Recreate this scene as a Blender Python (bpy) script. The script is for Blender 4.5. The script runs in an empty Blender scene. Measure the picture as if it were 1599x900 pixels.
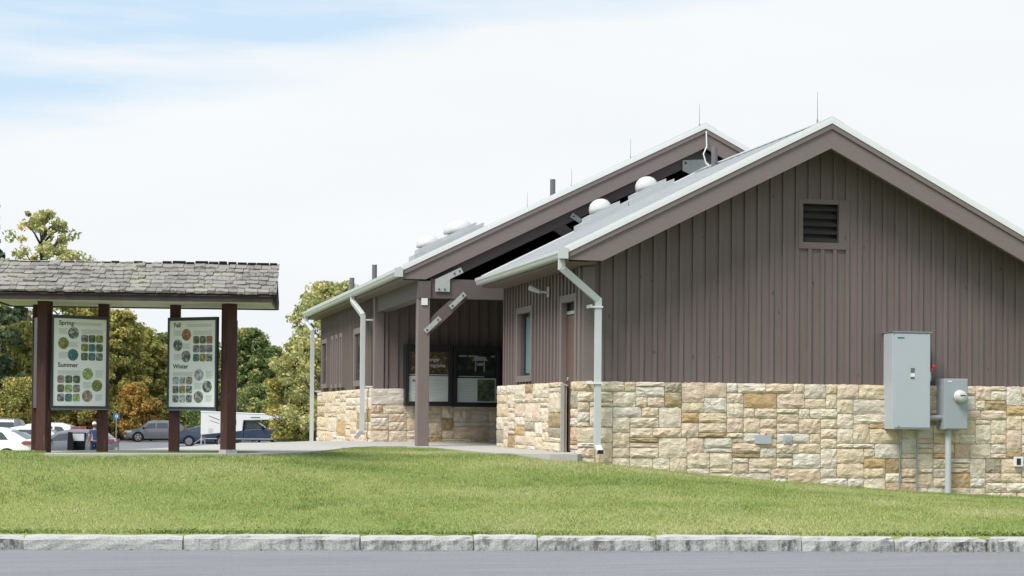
import bpy, bmesh, math, random
import numpy as np
from mathutils import Vector, Matrix
random.seed(7)
rng = np.random.default_rng(7)
SC = bpy.context.scene
COL = SC.collection
pi = math.pi

# ------------------------------------------------------------------ camera
cam = bpy.data.cameras.new('camera')
cam.sensor_width = 36.0
cam.lens = 2715.5 / 1599 * 36.0
cam.shift_y = 138.73 / 1599
cam.clip_start = 0.1
cam.clip_end = 6000
camo = bpy.data.objects.new('camera', cam)
COL.objects.link(camo)
fw = Vector((0.23366563, 0.9720859, 0.02119841))
rt = Vector((0.97223491, -0.23387369, 0.00789814))
up = Vector((-0.01263542, -0.01876431, 0.99974409))
camo.matrix_world = Matrix(((rt.x, up.x, -fw.x, -6.929), (rt.y, up.y, -fw.y, -24.38), (rt.z, up.z, -fw.z, 0.5716), (0, 0, 0, 1)))
SC.camera = camo
SC.render.resolution_x = 1024
SC.render.resolution_y = 576

# ------------------------------------------------------------------ sky, sun, exposure
TO_SUN = Vector((-0.62, -0.45, 1.05)).normalized()
wld = bpy.data.worlds.new('World')
SC.world = wld
wld.use_nodes = True
wn, wl = wld.node_tree.nodes, wld.node_tree.links
wn.clear()
w_out = wn.new('ShaderNodeOutputWorld')
w_bg = wn.new('ShaderNodeBackground')
sky = wn.new('ShaderNodeTexSky')
sky.sky_type = 'NISHITA'
sky.sun_disc = False
sky.sun_elevation = math.asin(TO_SUN.z)
sky.sun_rotation = math.atan2(TO_SUN.x, TO_SUN.y)
w_tc = wn.new('ShaderNodeTexCoord')


def wmath(op, a, b=None, clamp=False):
    n = wn.new('ShaderNodeMath')
    n.operation = op
    n.use_clamp = clamp
    for i, v in enumerate((a, b)):
        if v is None:
            continue
        if isinstance(v, (int, float)):
            n.inputs[i].default_value = v
        else:
            wl.new(v, n.inputs[i])
    return n.outputs[0]


def wnoise(scale, detail, sc, loc=(0, 0, 0), rot=(0, 0, 0), rough=0.55):
    m = wn.new('ShaderNodeMapping')
    m.inputs['Scale'].default_value = sc
    m.inputs['Location'].default_value = loc
    m.inputs['Rotation'].default_value = rot
    wl.new(w_tc.outputs['Generated'], m.inputs[0])
    n = wn.new('ShaderNodeTexNoise')
    n.inputs['Scale'].default_value = scale
    n.inputs['Detail'].default_value = detail
    n.inputs['Roughness'].default_value = rough
    wl.new(m.outputs[0], n.inputs['Vector'])
    return n.outputs[0]


w_dot = wn.new('ShaderNodeVectorMath')
w_dot.operation = 'DOT_PRODUCT'
wl.new(w_tc.outputs['Generated'], w_dot.inputs[0])
w_dot.inputs[1].default_value = (-0.2308, -0.1718, 0.9577)     # the edge of the cloud bank
streak = wnoise(3.0, 6, (1.0, 1.0, 9.0), (0.4, 1.2, 0.0), (0.0, -0.20, 0.0))
soft = wnoise(5.0, 4, (1, 1, 4.0), (4, 2, 1), (0.0, -0.2, 0.0))
edge = wmath('ADD', w_dot.outputs['Value'], wmath('MULTIPLY', wmath('SUBTRACT', soft, 0.5), 0.05))
edge = wmath('MULTIPLY', wmath('ADD', edge, 0.016), 45.0, clamp=True)
cirr = wmath('MULTIPLY', wmath('SUBTRACT', streak, 0.36), 4.6, clamp=True)
blue = wmath('MULTIPLY', wmath('MULTIPLY', edge, cirr), 0.88)
w_skyc = wn.new('ShaderNodeMix')
w_skyc.data_type = 'RGBA'
wl.new(blue, w_skyc.inputs['Factor'])
w_cl = wn.new('ShaderNodeMix')
w_cl.data_type = 'RGBA'
cloudn = wnoise(2.2, 4, (1, 1, 5.0), (9, 3, 5))
wl.new(wmath('MULTIPLY', wmath('SUBTRACT', cloudn, 0.35), 2.6, clamp=True), w_cl.inputs['Factor'])
w_cl.inputs['A'].default_value = (3.10, 3.22, 3.33, 1)
w_cl.inputs['B'].default_value = (3.32, 3.38, 3.43, 1)
wl.new(w_cl.outputs['Result'], w_skyc.inputs['A'])
w_blue = wn.new('ShaderNodeMix')
w_blue.data_type = 'RGBA'
w_blue.inputs['Factor'].default_value = 0.12
w_blue.inputs['A'].default_value = (1.92, 2.55, 3.10, 1)
wl.new(sky.outputs[0], w_blue.inputs['B'])
wl.new(w_blue.outputs['Result'], w_skyc.inputs['B'])
wl.new(w_skyc.outputs['Result'], w_bg.inputs['Color'])
w_bg.inputs['Strength'].default_value = 0.092
wl.new(w_bg.outputs[0], w_out.inputs[0])

sun = bpy.data.lights.new('sun', 'SUN')
sun.energy = 1.5
sun.angle = math.radians(24)
sun.color = (1.0, 0.96, 0.90)
suno = bpy.data.objects.new('sun', sun)
COL.objects.link(suno)
suno.rotation_euler = TO_SUN.to_track_quat('Z', 'Y').to_euler()
vs = SC.view_settings
vs.view_transform = 'Standard'
vs.look = 'None'
vs.gamma = 1
vs.exposure = 1.65
vs.use_curve_mapping = False

# ------------------------------------------------------------------ helpers
WM = {}


class MB:
    """collects shapes that make up one mesh"""
    def __init__(s):
        s.v, s.f, s.m = [], [], []

    def add(s, vs, fs, mi=0):
        n = len(s.v)
        s.v += [tuple(v) for v in vs]
        s.f += [tuple(i + n for i in f) for f in fs]
        s.m += [mi] * len(fs)
        return s

    def box(s, x0, x1, y0, y1, z0, z1, mi=0):
        vs = [(x, y, z) for z in (z0, z1) for y in (y0, y1) for x in (x0, x1)]
        return s.add(vs, [(0, 2, 3, 1), (4, 5, 7, 6), (0, 1, 5, 4), (2, 6, 7, 3), (0, 4, 6, 2), (1, 3, 7, 5)], mi)

    def bar(s, a, b, w, h, upv=(0, 0, 1), mi=0):
        a, b = Vector(a), Vector(b)
        d = (b - a).normalized()
        sd = d.cross(Vector(upv)).normalized() * (w / 2)
        u = sd.cross(d).normalized() * (h / 2)
        vs = [p + q for p in (a, b) for q in (-sd - u, sd - u, sd + u, -sd + u)]
        return s.add(vs, [(3, 2, 1, 0), (4, 5, 6, 7), (0, 1, 5, 4), (1, 2, 6, 5), (2, 3, 7, 6), (3, 0, 4, 7)], mi)

    def prism(s, poly, axis, a, b, mi=0):
        """extrude a 2d polygon along an axis (0,1,2); poly is in the other two axes, in order"""
        def P(p, t):
            q = list(p)
            q.insert(axis, t)
            return q
        n = len(poly)
        vs = [P(p, a) for p in poly] + [P(p, b) for p in poly]
        fs = [tuple(range(n)), tuple(range(2 * n - 1, n - 1, -1))]
        fs += [(i, (i + 1) % n, n + (i + 1) % n, n + i) for i in range(n)]
        return s.add(vs, fs, mi)

    def tube(s, pts, rad, n=10, cap=True, mi=0):
        pts = [Vector(p) for p in pts]
        if isinstance(rad, (int, float)):
            rad = [rad] * len(pts)
        vs = []
        for i, p in enumerate(pts):
            d = (pts[min(i + 1, len(pts) - 1)] - pts[max(i - 1, 0)]).normalized()
            ref = Vector((0, 0, 1)) if abs(d.z) < 0.9 else Vector((1, 0, 0))
            a = d.cross(ref).normalized()
            b = a.cross(d)
            for k in range(n):
                t = 2 * pi * k / n
                vs.append(p + (a * math.cos(t) + b * math.sin(t)) * rad[i])
        fs = []
        for i in range(len(pts) - 1):
            for k in range(n):
                fs.append((i * n + k, i * n + (k + 1) % n, (i + 1) * n + (k + 1) % n, (i + 1) * n + k))
        if cap:
            fs.append(tuple(range(n - 1, -1, -1)))
            fs.append(tuple(range((len(pts) - 1) * n, len(pts) * n)))
        return s.add(vs, fs, mi)

    def lathe(s, prof, c, axis=2, n=16, mi=0):
        """prof: list of (radius, height) round an axis through c"""
        vs = []
        for r, h in prof:
            for k in range(n):
                t = 2 * pi * k / n
                q = [r * math.cos(t), r * math.sin(t)]
                q.insert(axis, h)
                vs.append((c[0] + q[0], c[1] + q[1], c[2] + q[2]))
        fs = []
        for i in range(len(prof) - 1):
            for k in range(n):
                fs.append((i * n + k, i * n + (k + 1) % n, (i + 1) * n + (k + 1) % n, (i + 1) * n + k))
        fs.append(tuple(range(n - 1, -1, -1)))
        fs.append(tuple(range((len(prof) - 1) * n, len(prof) * n)))
        return s.add(vs, fs, mi)

    def mesh(s, name, mats=(), smooth=False):
        me = bpy.data.meshes.new(name)
        me.from_pydata(s.v, [], s.f)
        for m in mats:
            me.materials.append(m)
        if len(mats) > 1:
            me.polygons.foreach_set('material_index', s.m)
        bm = bmesh.new()
        bm.from_mesh(me)
        bmesh.ops.recalc_face_normals(bm, faces=bm.faces)
        bm.to_mesh(me)
        bm.free()
        if smooth:
            me.polygons.foreach_set('use_smooth', [True] * len(me.polygons))
        me.update()
        return me

    def build(s, name, mat, parent=None, local=False, smooth=False, bevel=0):
        mats = mat if isinstance(mat, (list, tuple)) else [mat]
        o = link(name, s.mesh(name, mats, smooth), parent, local)
        if bevel:
            b = o.modifiers.new('bevel', 'BEVEL')
            b.width = bevel
            b.segments = 2
            b.limit_method = 'ANGLE'
            b.angle_limit = 0.7
        return o


def link(name, data, parent=None, local=False):
    o = bpy.data.objects.new(name, data)
    COL.objects.link(o)
    WM[o.name] = Matrix.Identity(4)
    if parent is not None:
        o.parent = parent
        if local:
            WM[o.name] = WM[parent.name].copy()
        else:
            o.matrix_parent_inverse = WM[parent.name].inverted()
    return o


def tag(o, label, cat=None, group=None):
    o['label'] = label
    if cat:
        o['category'] = cat
    if group:
        o['group'] = group
    return o


def thing(name, label, cat, loc=(0, 0, 0), rz=0.0, group=None):
    o = bpy.data.objects.new(name, None)
    COL.objects.link(o)
    o.empty_display_size = 0.2
    o.location = loc
    o.rotation_euler = (0, 0, rz)
    WM[o.name] = Matrix.Translation(loc) @ Matrix.Rotation(rz, 4, 'Z')
    return tag(o, label, cat, group)


def npmesh(name, verts, faces_flat, nside, mats, tint=None, smooth=False):
    """fast mesh from numpy arrays; every face has nside corners"""
    me = bpy.data.meshes.new(name)
    nv, nf = len(verts), len(faces_flat) // nside
    me.vertices.add(nv)
    me.vertices.foreach_set('co', np.ascontiguousarray(verts, dtype=np.float32).ravel())
    me.loops.add(nf * nside)
    me.loops.foreach_set('vertex_index', np.ascontiguousarray(faces_flat, dtype=np.int32))
    me.polygons.add(nf)
    me.polygons.foreach_set('loop_start', np.arange(nf, dtype=np.int32) * nside)
    me.polygons.foreach_set('loop_total', np.full(nf, nside, dtype=np.int32))
    if smooth:
        me.polygons.foreach_set('use_smooth', np.ones(nf, dtype=bool))
    for m in mats:
        me.materials.append(m)
    if tint is not None:
        a = me.attributes.new('tint', 'FLOAT', 'POINT')
        a.data.foreach_set('value', np.ascontiguousarray(tint, dtype=np.float32))
    me.update(calc_edges=True)
    return me


def text_mesh(s, size, name, mat, bold=0.0, align='LEFT'):
    cu = bpy.data.curves.new(name, 'FONT')
    cu.body = s
    cu.size = size
    cu.align_x = align
    cu.offset = bold
    cu.extrude = 0.0006
    o = bpy.data.objects.new(name, cu)
    COL.objects.link(o)
    dg = bpy.context.evaluated_depsgraph_get()
    me = bpy.data.meshes.new_from_object(o.evaluated_get(dg))
    bpy.data.objects.remove(o)
    bpy.data.curves.remove(cu)
    me.materials.clear()
    me.materials.append(mat)
    return me


# ------------------------------------------------------------------ materials
class NT:
    def __init__(s, name):
        s.mat = bpy.data.materials.new(name)
        s.mat.use_nodes = True
        s.n, s.l = s.mat.node_tree.nodes, s.mat.node_tree.links
        s.bsdf = s.n['Principled BSDF']
        s.geo = s.n.new('ShaderNodeNewGeometry')
        s.oi = s.n.new('ShaderNodeObjectInfo')

    def put(s, sock, v):
        if isinstance(v, (int, float)):
            sock.default_value = v
        elif isinstance(v, (tuple, list)):
            sock.default_value = tuple(v) + ((1,) if len(v) == 3 and len(sock.default_value) == 4 else ())
        else:
            s.l.new(v, sock)

    def math(s, op, a, b=0.0, clamp=False):
        n = s.n.new('ShaderNodeMath')
        n.operation = op
        n.use_clamp = clamp
        s.put(n.inputs[0], a)
        s.put(n.inputs[1], b)
        return n.outputs[0]

    def pos(s, scale=(1, 1, 1), rnd=0.0, obj=False):
        m = s.n.new('ShaderNodeMapping')
        m.inputs['Scale'].default_value = scale
        if obj:
            tc = s.n.new('ShaderNodeTexCoord')
            s.l.new(tc.outputs['Object'], m.inputs[0])
        else:
            s.l.new(s.geo.outputs['Position'], m.inputs[0])
        if rnd:
            cx = s.n.new('ShaderNodeCombineXYZ')
            s.put(cx.inputs[0], s.math('MULTIPLY', s.oi.outputs['Random'], rnd))
            s.put(cx.inputs[2], s.math('MULTIPLY', s.oi.outputs['Random'], rnd * 1.7))
            s.l.new(cx.outputs[0], m.inputs['Location'])
        return m.outputs[0]

    def noise(s, scale, detail=3, vec=None, rough=0.55):
        n = s.n.new('ShaderNodeTexNoise')
        n.inputs['Scale'].default_value = scale
        n.inputs['Detail'].default_value = detail
        n.inputs['Roughness'].default_value = rough
        s.put(n.inputs['Vector'], vec if vec is not None else s.geo.outputs['Position'])
        return n.outputs[0]

    def ramp(s, fac, stops, interp='LINEAR'):
        n = s.n.new('ShaderNodeValToRGB')
        n.color_ramp.interpolation = interp
        e = n.color_ramp.elements
        while len(e) < len(stops):
            e.new(0.5)
        for el, (p, c) in zip(e, stops):
            el.position = p
            el.color = tuple(c) + (1,) if len(c) == 3 else c
        s.put(n.inputs[0], fac)
        return n.outputs[0]

    def mix(s, fac, a, b, mode='MIX'):
        n = s.n.new('ShaderNodeMix')
        n.data_type = 'RGBA'
        n.blend_type = mode
        s.put(n.inputs['Factor'], fac)
        s.put(n.inputs['A'], a)
        s.put(n.inputs['B'], b)
        return n.outputs['Result']

    def mask(s, v, lo, hi):
        n = s.n.new('ShaderNodeMapRange')
        n.inputs['From Min'].default_value = lo
        n.inputs['From Max'].default_value = hi
        s.put(n.inputs['Value'], v)
        return n.outputs[0]

    def bump(s, h, strength=0.3, dist=0.01):
        n = s.n.new('ShaderNodeBump')
        n.inputs['Strength'].default_value = strength
        n.inputs['Distance'].default_value = dist
        s.put(n.inputs['Height'], h)
        s.l.new(n.outputs[0], s.bsdf.inputs['Normal'])

    def done(s, col, rough=0.7, metal=0.0, spec=0.4, **kw):
        s.put(s.bsdf.inputs['Base Color'], col)
        s.put(s.bsdf.inputs['Roughness'], rough)
        s.put(s.bsdf.inputs['Metallic'], metal)
        s.put(s.bsdf.inputs['Specular IOR Level'], spec)
        for k, v in kw.items():
            s.put(s.bsdf.inputs[k], v)
        return s.mat

    def tint(s):
        a = s.n.new('ShaderNodeAttribute')
        a.attribute_name = 'tint'
        return a.outputs['Fac']


def mul(c, k):
    return tuple(x * k for x in c)


def plain(name, col, rough=0.6, var=0.12, scale=6.0, metal=0.0, spec=0.4, bump=0.0, bscale=60.0, rnd=0.0, stretch=(1, 1, 1)):
    t = NT(name)
    n = t.noise(scale, 4, t.pos(stretch, 9.0 if rnd else 0))
    c = t.mix(n, mul(col, 1 - var), mul(col, 1 + var))
    if rnd:
        c = t.mix(1.0, c, t.ramp(t.oi.outputs['Random'], [(0, (1 - rnd,) * 3), (1, (1 + rnd,) * 3)]), 'MULTIPLY')
    if bump:
        t.bump(t.noise(bscale, 3, t.pos(stretch)), bump)
    return t.done(c, rough, metal, spec)


MT = {}
SID = (0.150, 0.116, 0.110)
# painted siding boards: faint vertical grain, knots and weathering
t = NT('siding paint')
g = t.noise(9.0, 5, t.pos((6, 6, 0.35), 13.0))
g2 = t.noise(1.1, 3, t.pos((1, 1, 0.5)))
c = t.mix(g, mul(SID, 0.78), mul(SID, 1.22))
c = t.mix(t.mask(g2, 0.35, 0.75), c, (0.166, 0.134, 0.128))
c = t.mix(1.0, c, t.ramp(t.oi.outputs['Random'], [(0, (0.95, 0.95, 0.95)), (1, (1.05, 1.05, 1.05))]), 'MULTIPLY')
kn = t.noise(3.1, 1, t.pos((2.2, 2.2, 1.3), 29.0))
c = t.mix(t.math('MULTIPLY', t.mask(kn, 0.755, 0.775), 0.6), c, (0.05, 0.04, 0.038))
t.bump(g, 0.25, 0.004)
MT['siding'] = t.done(c, 0.68, 0, 0.3)
t = NT('trim paint')
g = t.noise(7.0, 5, t.pos((1.2, 1.2, 7), 5.0))
c = t.mix(g, mul((0.182, 0.148, 0.141), 0.87), mul((0.182, 0.148, 0.141), 1.13))
sp = t.noise(55.0, 2)
c = t.mix(t.mask(sp, 0.68, 0.74), c, (0.10, 0.08, 0.075))
t.bump(g, 0.2, 0.004)
MT['trim'] = t.done(c, 0.65, 0, 0.3)
MT['beam'] = plain('beam paint', (0.112, 0.090, 0.089), 0.7, 0.14, 8, stretch=(1, 1, 4))
MT['shade_wood'] = plain('soffit boards with painted shade', (0.030, 0.024, 0.022), 0.75, 0.2, 6)  # near black: shade of the porch and gable gap is in the colour
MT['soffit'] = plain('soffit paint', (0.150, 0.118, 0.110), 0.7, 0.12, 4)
MT['sheath'] = plain('wall sheathing', (0.05, 0.042, 0.04), 0.8, 0.1)
MT['louvre'] = plain('dark louvre paint', (0.045, 0.038, 0.038), 0.6, 0.15)
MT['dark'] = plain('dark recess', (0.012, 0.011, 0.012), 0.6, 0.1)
# metal roofing
t = NT('galvalume roofing')
n1 = t.noise(2.0, 4, t.pos((1, 1, 1)))
n2 = t.noise(26.0, 3)
c = t.mix(n1, (0.37, 0.385, 0.40), (0.46, 0.475, 0.485))
c = t.mix(t.mask(n2, 0.55, 0.8), c, (0.52, 0.53, 0.535))
MT['roof'] = t.done(c, t.mask(n1, -0.3, 1.2), 0.12, 0.5)
MT['gutter'] = plain('gutter enamel', (0.50, 0.52, 0.53), 0.38, 0.07, 3, spec=0.5)
MT['flash'] = plain('white flashing', (0.68, 0.69, 0.69), 0.4, 0.05, 3)
MT['galv'] = plain('galvanised plate', (0.42, 0.43, 0.42), 0.5, 0.22, 22, metal=0.3)
MT['bolt'] = plain('dark bolt', (0.06, 0.06, 0.06), 0.5)
MT['cab'] = plain('cabinet enamel', (0.40, 0.43, 0.47), 0.42, 0.05, 2.5, spec=0.5)
MT['cab2'] = plain('meter box enamel', (0.30, 0.33, 0.36), 0.42, 0.06, 2.5, spec=0.5)
MT['pvc'] = plain('grey conduit', (0.42, 0.44, 0.46), 0.5, 0.06, 4)
MT['steel'] = plain('conduit steel', (0.30, 0.31, 0.32), 0.4, 0.15, 9, metal=0.5)
MT['pipe'] = plain('lead vent pipe', (0.13, 0.12, 0.13), 0.6, 0.2, 20)
MT['red'] = plain('red paint', (0.5, 0.03, 0.03), 0.4, 0.05)
MT['teal'] = plain('teal print', (0.05, 0.17, 0.18), 0.6, 0.05)
MT['label'] = plain('grey label print', (0.12, 0.12, 0.13), 0.6, 0.3, 60)
MT['white'] = plain('white paint', (0.72, 0.72, 0.70), 0.5, 0.05)
MT['ink'] = plain('black print', (0.02, 0.02, 0.025), 0.6, 0.1)
MT['case'] = plain('black display frame', (0.018, 0.018, 0.022), 0.45, 0.15)
MT['door'] = plain('brown door paint', (0.125, 0.075, 0.058), 0.55, 0.12, 5, stretch=(1, 1, 0.4))
t = NT('window glass')
MT['glass'] = t.done((0.015, 0.02, 0.022), 0.05, 0, 0.9)
t = NT('frosted window glass')
MT['frost'] = t.done(t.mix(t.noise(3.0), (0.15, 0.25, 0.26), (0.19, 0.30, 0.31)), 0.12, 0, 0.8)
# rock faced sandstone
t = NT('rock faced sandstone')
STO = [(0.0, (0.66, 0.58, 0.46)), (0.12, (0.68, 0.63, 0.53)), (0.23, (0.63, 0.54, 0.43)), (0.35, (0.69, 0.65, 0.57)), (0.46, (0.60, 0.57, 0.52)),
       (0.54, (0.65, 0.56, 0.48)), (0.64, (0.66, 0.65, 0.62)), (0.71, (0.52, 0.39, 0.23)), (0.74, (0.68, 0.62, 0.51)), (0.83, (0.38, 0.31, 0.19)), (0.875, (0.65, 0.58, 0.45)),
       (0.94, (0.38, 0.36, 0.30)), (0.955, (0.58, 0.45, 0.35)), (0.97, (0.68, 0.62, 0.52))]
base = t.ramp(t.oi.outputs['Random'], STO, 'CONSTANT')
pv = t.pos((1, 1, 1.7), 31.0)
n1 = t.noise(6.5, 5, pv)
n2 = t.noise(2.6, 3, pv)
n3 = t.noise(34.0, 5, pv, 0.65)
base = t.mix(1.0, base, (1.05, 0.99, 0.935), 'MULTIPLY')
c = t.mix(1.0, base, t.ramp(n1, [(0.25, (0.78, 0.76, 0.72)), (0.7, (1.12, 1.12, 1.12))]), 'MULTIPLY')
c = t.mix(t.math('MULTIPLY', t.mask(n2, 0.58, 0.70), 0.30), c, (0.52, 0.39, 0.23))
c = t.mix(t.math('MULTIPLY', t.mask(t.noise(4.2, 3, pv), 0.60, 0.72), 0.45), c, (0.66, 0.64, 0.60))
c = t.mix(1.0, c, t.ramp(n3, [(0.3, (0.82, 0.81, 0.79)), (0.7, (1.10, 1.10, 1.10))]), 'MULTIPLY')
t.bump(t.math('ADD', n3, t.math('MULTIPLY', t.noise(13.0, 4, pv), 1.6)), 0.75, 0.016)
MT['stone'] = t.done(c, 0.9, 0, 0.2)
MT['mortar'] = plain('lime mortar', (0.52, 0.47, 0.39), 0.95, 0.2, 12, bump=0.3)
# granite kerb
def granite(name, k):
    t = NT(name)
    pv = t.pos((1, 1, 1), 7.0)
    sp = t.noise(70.0, 4, pv, 0.7)
    c = t.ramp(sp, [(0.3, (0.20, 0.20, 0.19)), (0.5, (0.37, 0.37, 0.36)), (0.7, (0.50, 0.49, 0.47))])
    stn = t.noise(3.3, 4, t.pos((2.2, 2.2, 0.12), 17.0), 0.65)
    amt = t.math('MULTIPLY', t.mask(stn, 0.44, 0.60), t.math('ADD', t.math('MULTIPLY', t.oi.outputs['Random'], 0.2), 0.72))
    fine = t.noise(24.0, 4, t.pos((1, 1, 0.5)), 0.7)
    amt = t.math('MULTIPLY', amt, t.mask(fine, 0.34, 0.56), True)
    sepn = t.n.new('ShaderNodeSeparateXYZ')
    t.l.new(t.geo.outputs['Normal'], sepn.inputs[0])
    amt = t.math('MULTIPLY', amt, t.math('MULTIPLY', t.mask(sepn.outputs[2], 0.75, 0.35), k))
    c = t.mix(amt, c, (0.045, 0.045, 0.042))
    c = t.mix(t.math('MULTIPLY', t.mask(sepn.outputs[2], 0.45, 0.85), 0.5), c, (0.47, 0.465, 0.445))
    c = t.mix(t.math('MULTIPLY', t.mask(t.noise(9.0, 4, pv), 0.58, 0.7), 0.4), c, (0.33, 0.33, 0.26))
    t.bump(t.math('ADD', sp, t.math('MULTIPLY', t.noise(16.0, 3, pv), 1.5)), 0.6, 0.012)
    return t.done(c, 0.88, 0, 0.25)


MT['granite'] = granite('granite kerb', 1.0)
MT['granite_clean'] = granite('clean pale granite kerb', 0.12)
MT['joint'] = plain('sandy kerb joint', (0.40, 0.34, 0.27), 0.95, 0.25, 30, bump=0.4)
# asphalt
t = NT('asphalt')
n1 = t.noise(95.0, 3, None, 0.7)
n2 = t.noise(0.55, 4, t.pos((0.35, 1.2, 1)))
n3 = t.noise(5.0, 3, t.pos((0.15, 1.6, 1)))
c = t.mix(n2, (0.178, 0.180, 0.192), (0.213, 0.215, 0.226))
c = t.mix(1.0, c, t.ramp(n1, [(0.3, (0.70, 0.70, 0.70)), (0.7, (1.3, 1.3, 1.3))]), 'MULTIPLY')
c = t.mix(1.0, c, t.ramp(n3, [(0.3, (0.90, 0.90, 0.90)), (0.7, (1.09, 1.09, 1.09))]), 'MULTIPLY')
n4 = t.noise(38.0, 2, None, 0.6)
c = t.mix(t.math('MULTIPLY', t.mask(n4, 0.68, 0.74), 0.5), c, (0.40, 0.39, 0.37))
t.bump(n1, 0.35, 0.006)
MT['asphalt'] = t.done(c, 0.88, 0, 0.3)
t = NT('parking asphalt')
c = t.mix(t.noise(0.3, 4), (0.16, 0.165, 0.18), (0.20, 0.205, 0.22))
MT['lot'] = t.done(c, 0.85, 0, 0.3)
t = NT('broom finished concrete')
n1 = t.noise(1.3, 5)
n2 = t.noise(60.0, 3)
c = t.mix(n1, (0.36, 0.35, 0.32), (0.45, 0.44, 0.41))
c = t.mix(1.0, c, t.ramp(n2, [(0.3, (0.9, 0.9, 0.9)), (0.7, (1.08, 1.08, 1.08))]), 'MULTIPLY')
t.bump(n2, 0.2, 0.004)
MT['concrete'] = t.done(c, 0.9, 0, 0.25)
# lawn soil under the blades, and the blades
GR = [(0.0, (0.125, 0.190, 0.045)), (0.30, (0.215, 0.285, 0.078)), (0.58, (0.315, 0.360, 0.125)), (0.82, (0.43, 0.42, 0.20)), (1.0, (0.51, 0.46, 0.29))]
t = NT('lawn thatch')
n1 = t.noise(0.55, 4, t.pos((0.6, 1.6, 1)))
n2 = t.noise(45.0, 4, None, 0.7)
c = t.mix(t.mask(n1, 0.3, 0.7), (0.17, 0.225, 0.062), (0.28, 0.30, 0.105))
c = t.mix(1.0, c, t.ramp(n2, [(0.3, (0.65, 0.7, 0.6)), (0.7, (1.2, 1.2, 1.2))]), 'MULTIPLY')
t.bump(n2, 0.6, 0.02)
MT['ground'] = t.done(c, 0.95, 0, 0.1)
t = NT('grass blades')
c = t.ramp(t.tint(), GR)
MT['grass'] = t.done(c, 0.55, 0, 0.25, **{'Transmission Weight': 0.0})
# weathered wood
t = NT('weathered shake')
pv = t.pos((1, 1, 1), 21.0)
gr = t.noise(30.0, 4, t.pos((3.0, 0.5, 0.5), 21.0, True), 0.6)
c = t.mix(gr, (0.165, 0.153, 0.140), (0.33, 0.315, 0.292))
c = t.mix(1.0, c, t.ramp(t.oi.outputs['Random'], [(0, (0.80, 0.79, 0.78)), (0.5, (1, 1, 1)), (1, (1.15, 1.15, 1.15))]), 'MULTIPLY')
lich = t.math('MULTIPLY', t.mask(t.noise(2.3, 4), 0.54, 0.66), t.mask(t.noise(26.0, 3), 0.42, 0.6))
c = t.mix(t.math('MULTIPLY', lich, 0.75), c, (0.44, 0.45, 0.30))
t.bump(gr, 0.5, 0.01)
MT['shake'] = t.done(c, 0.92, 0, 0.15)
MT['shake_dark'] = plain('dark old shake', (0.030, 0.028, 0.027), 0.9, 0.3, 20)
t = NT('brown stained post')
gr = t.noise(10.0, 5, t.pos((5, 5, 0.5), 3.0))
c = t.mix(gr, (0.046, 0.019, 0.017), (0.088, 0.038, 0.033))
c = t.mix(t.math('MULTIPLY', t.mask(t.noise(5.0, 4, t.pos((2, 2, 0.6))), 0.6, 0.72), 0.5), c, (0.15, 0.10, 0.09))
t.bump(gr, 0.4, 0.006)
MT['post'] = t.done(c, 0.72, 0, 0.3)
MT['kfascia'] = plain('kiosk fascia stain', (0.05, 0.036, 0.034), 0.75, 0.2, 9)
MT['ksoffit'] = plain('kiosk soffit board', (0.62, 0.61, 0.62), 0.8, 0.06, 3)
t = NT('panel print')
tc = t.n.new('ShaderNodeTexCoord')
sx = t.n.new('ShaderNodeSeparateXYZ')
t.l.new(tc.outputs['Object'], sx.inputs[0])
c = t.mix(t.mask(sx.outputs[2], -0.5, 0.5), (0.74, 0.79, 0.78), (0.78, 0.77, 0.68))
MT['panel'] = t.done(t.mix(t.mask(t.noise(2.5), 0.3, 0.7), c, (0.80, 0.81, 0.79)), 0.35, 0, 0.5)
MT['ptext'] = plain('faint panel text', (0.52, 0.57, 0.54), 0.5, 0.1, 90)
MT['pgap'] = plain('panel frame', (0.04, 0.045, 0.05), 0.4, 0.2, 8)
MT['pedge'] = plain('panel frame aluminium', (0.16, 0.17, 0.18), 0.4, 0.1, 8, metal=0.3)


def photo_mat(name, stops, scale=14.0, rnd=57.0):
    t = NT(name)
    n = t.noise(scale, 3, t.pos((1, 1, 1), rnd), 0.6)
    n2 = t.noise(scale * 2.2, 2, t.pos((1, 1, 1), rnd * 1.3))
    c = t.ramp(n, stops)
    c = t.mix(1.0, c, t.ramp(n2, [(0.35, (0.5, 0.5, 0.5)), (0.65, (1.25, 1.25, 1.25))]), 'MULTIPLY')
    return t.done(c, 0.35, 0, 0.4)


# ------------------------------------------------------------------ terrain
KD = Vector((0.986, -0.167))       # along the kerb
KN = Vector((0.167, 0.986))        # from the road towards the building
K0 = Vector((-7.89, -4.87))
ROADZ = -0.93


def kerb_s(x, y):
    return (x - K0.x) * KN.x + (y - K0.y) * KN.y


def kp(u, s):
    p = K0 + KD * u + KN * s
    return (p.x, p.y)


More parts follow.
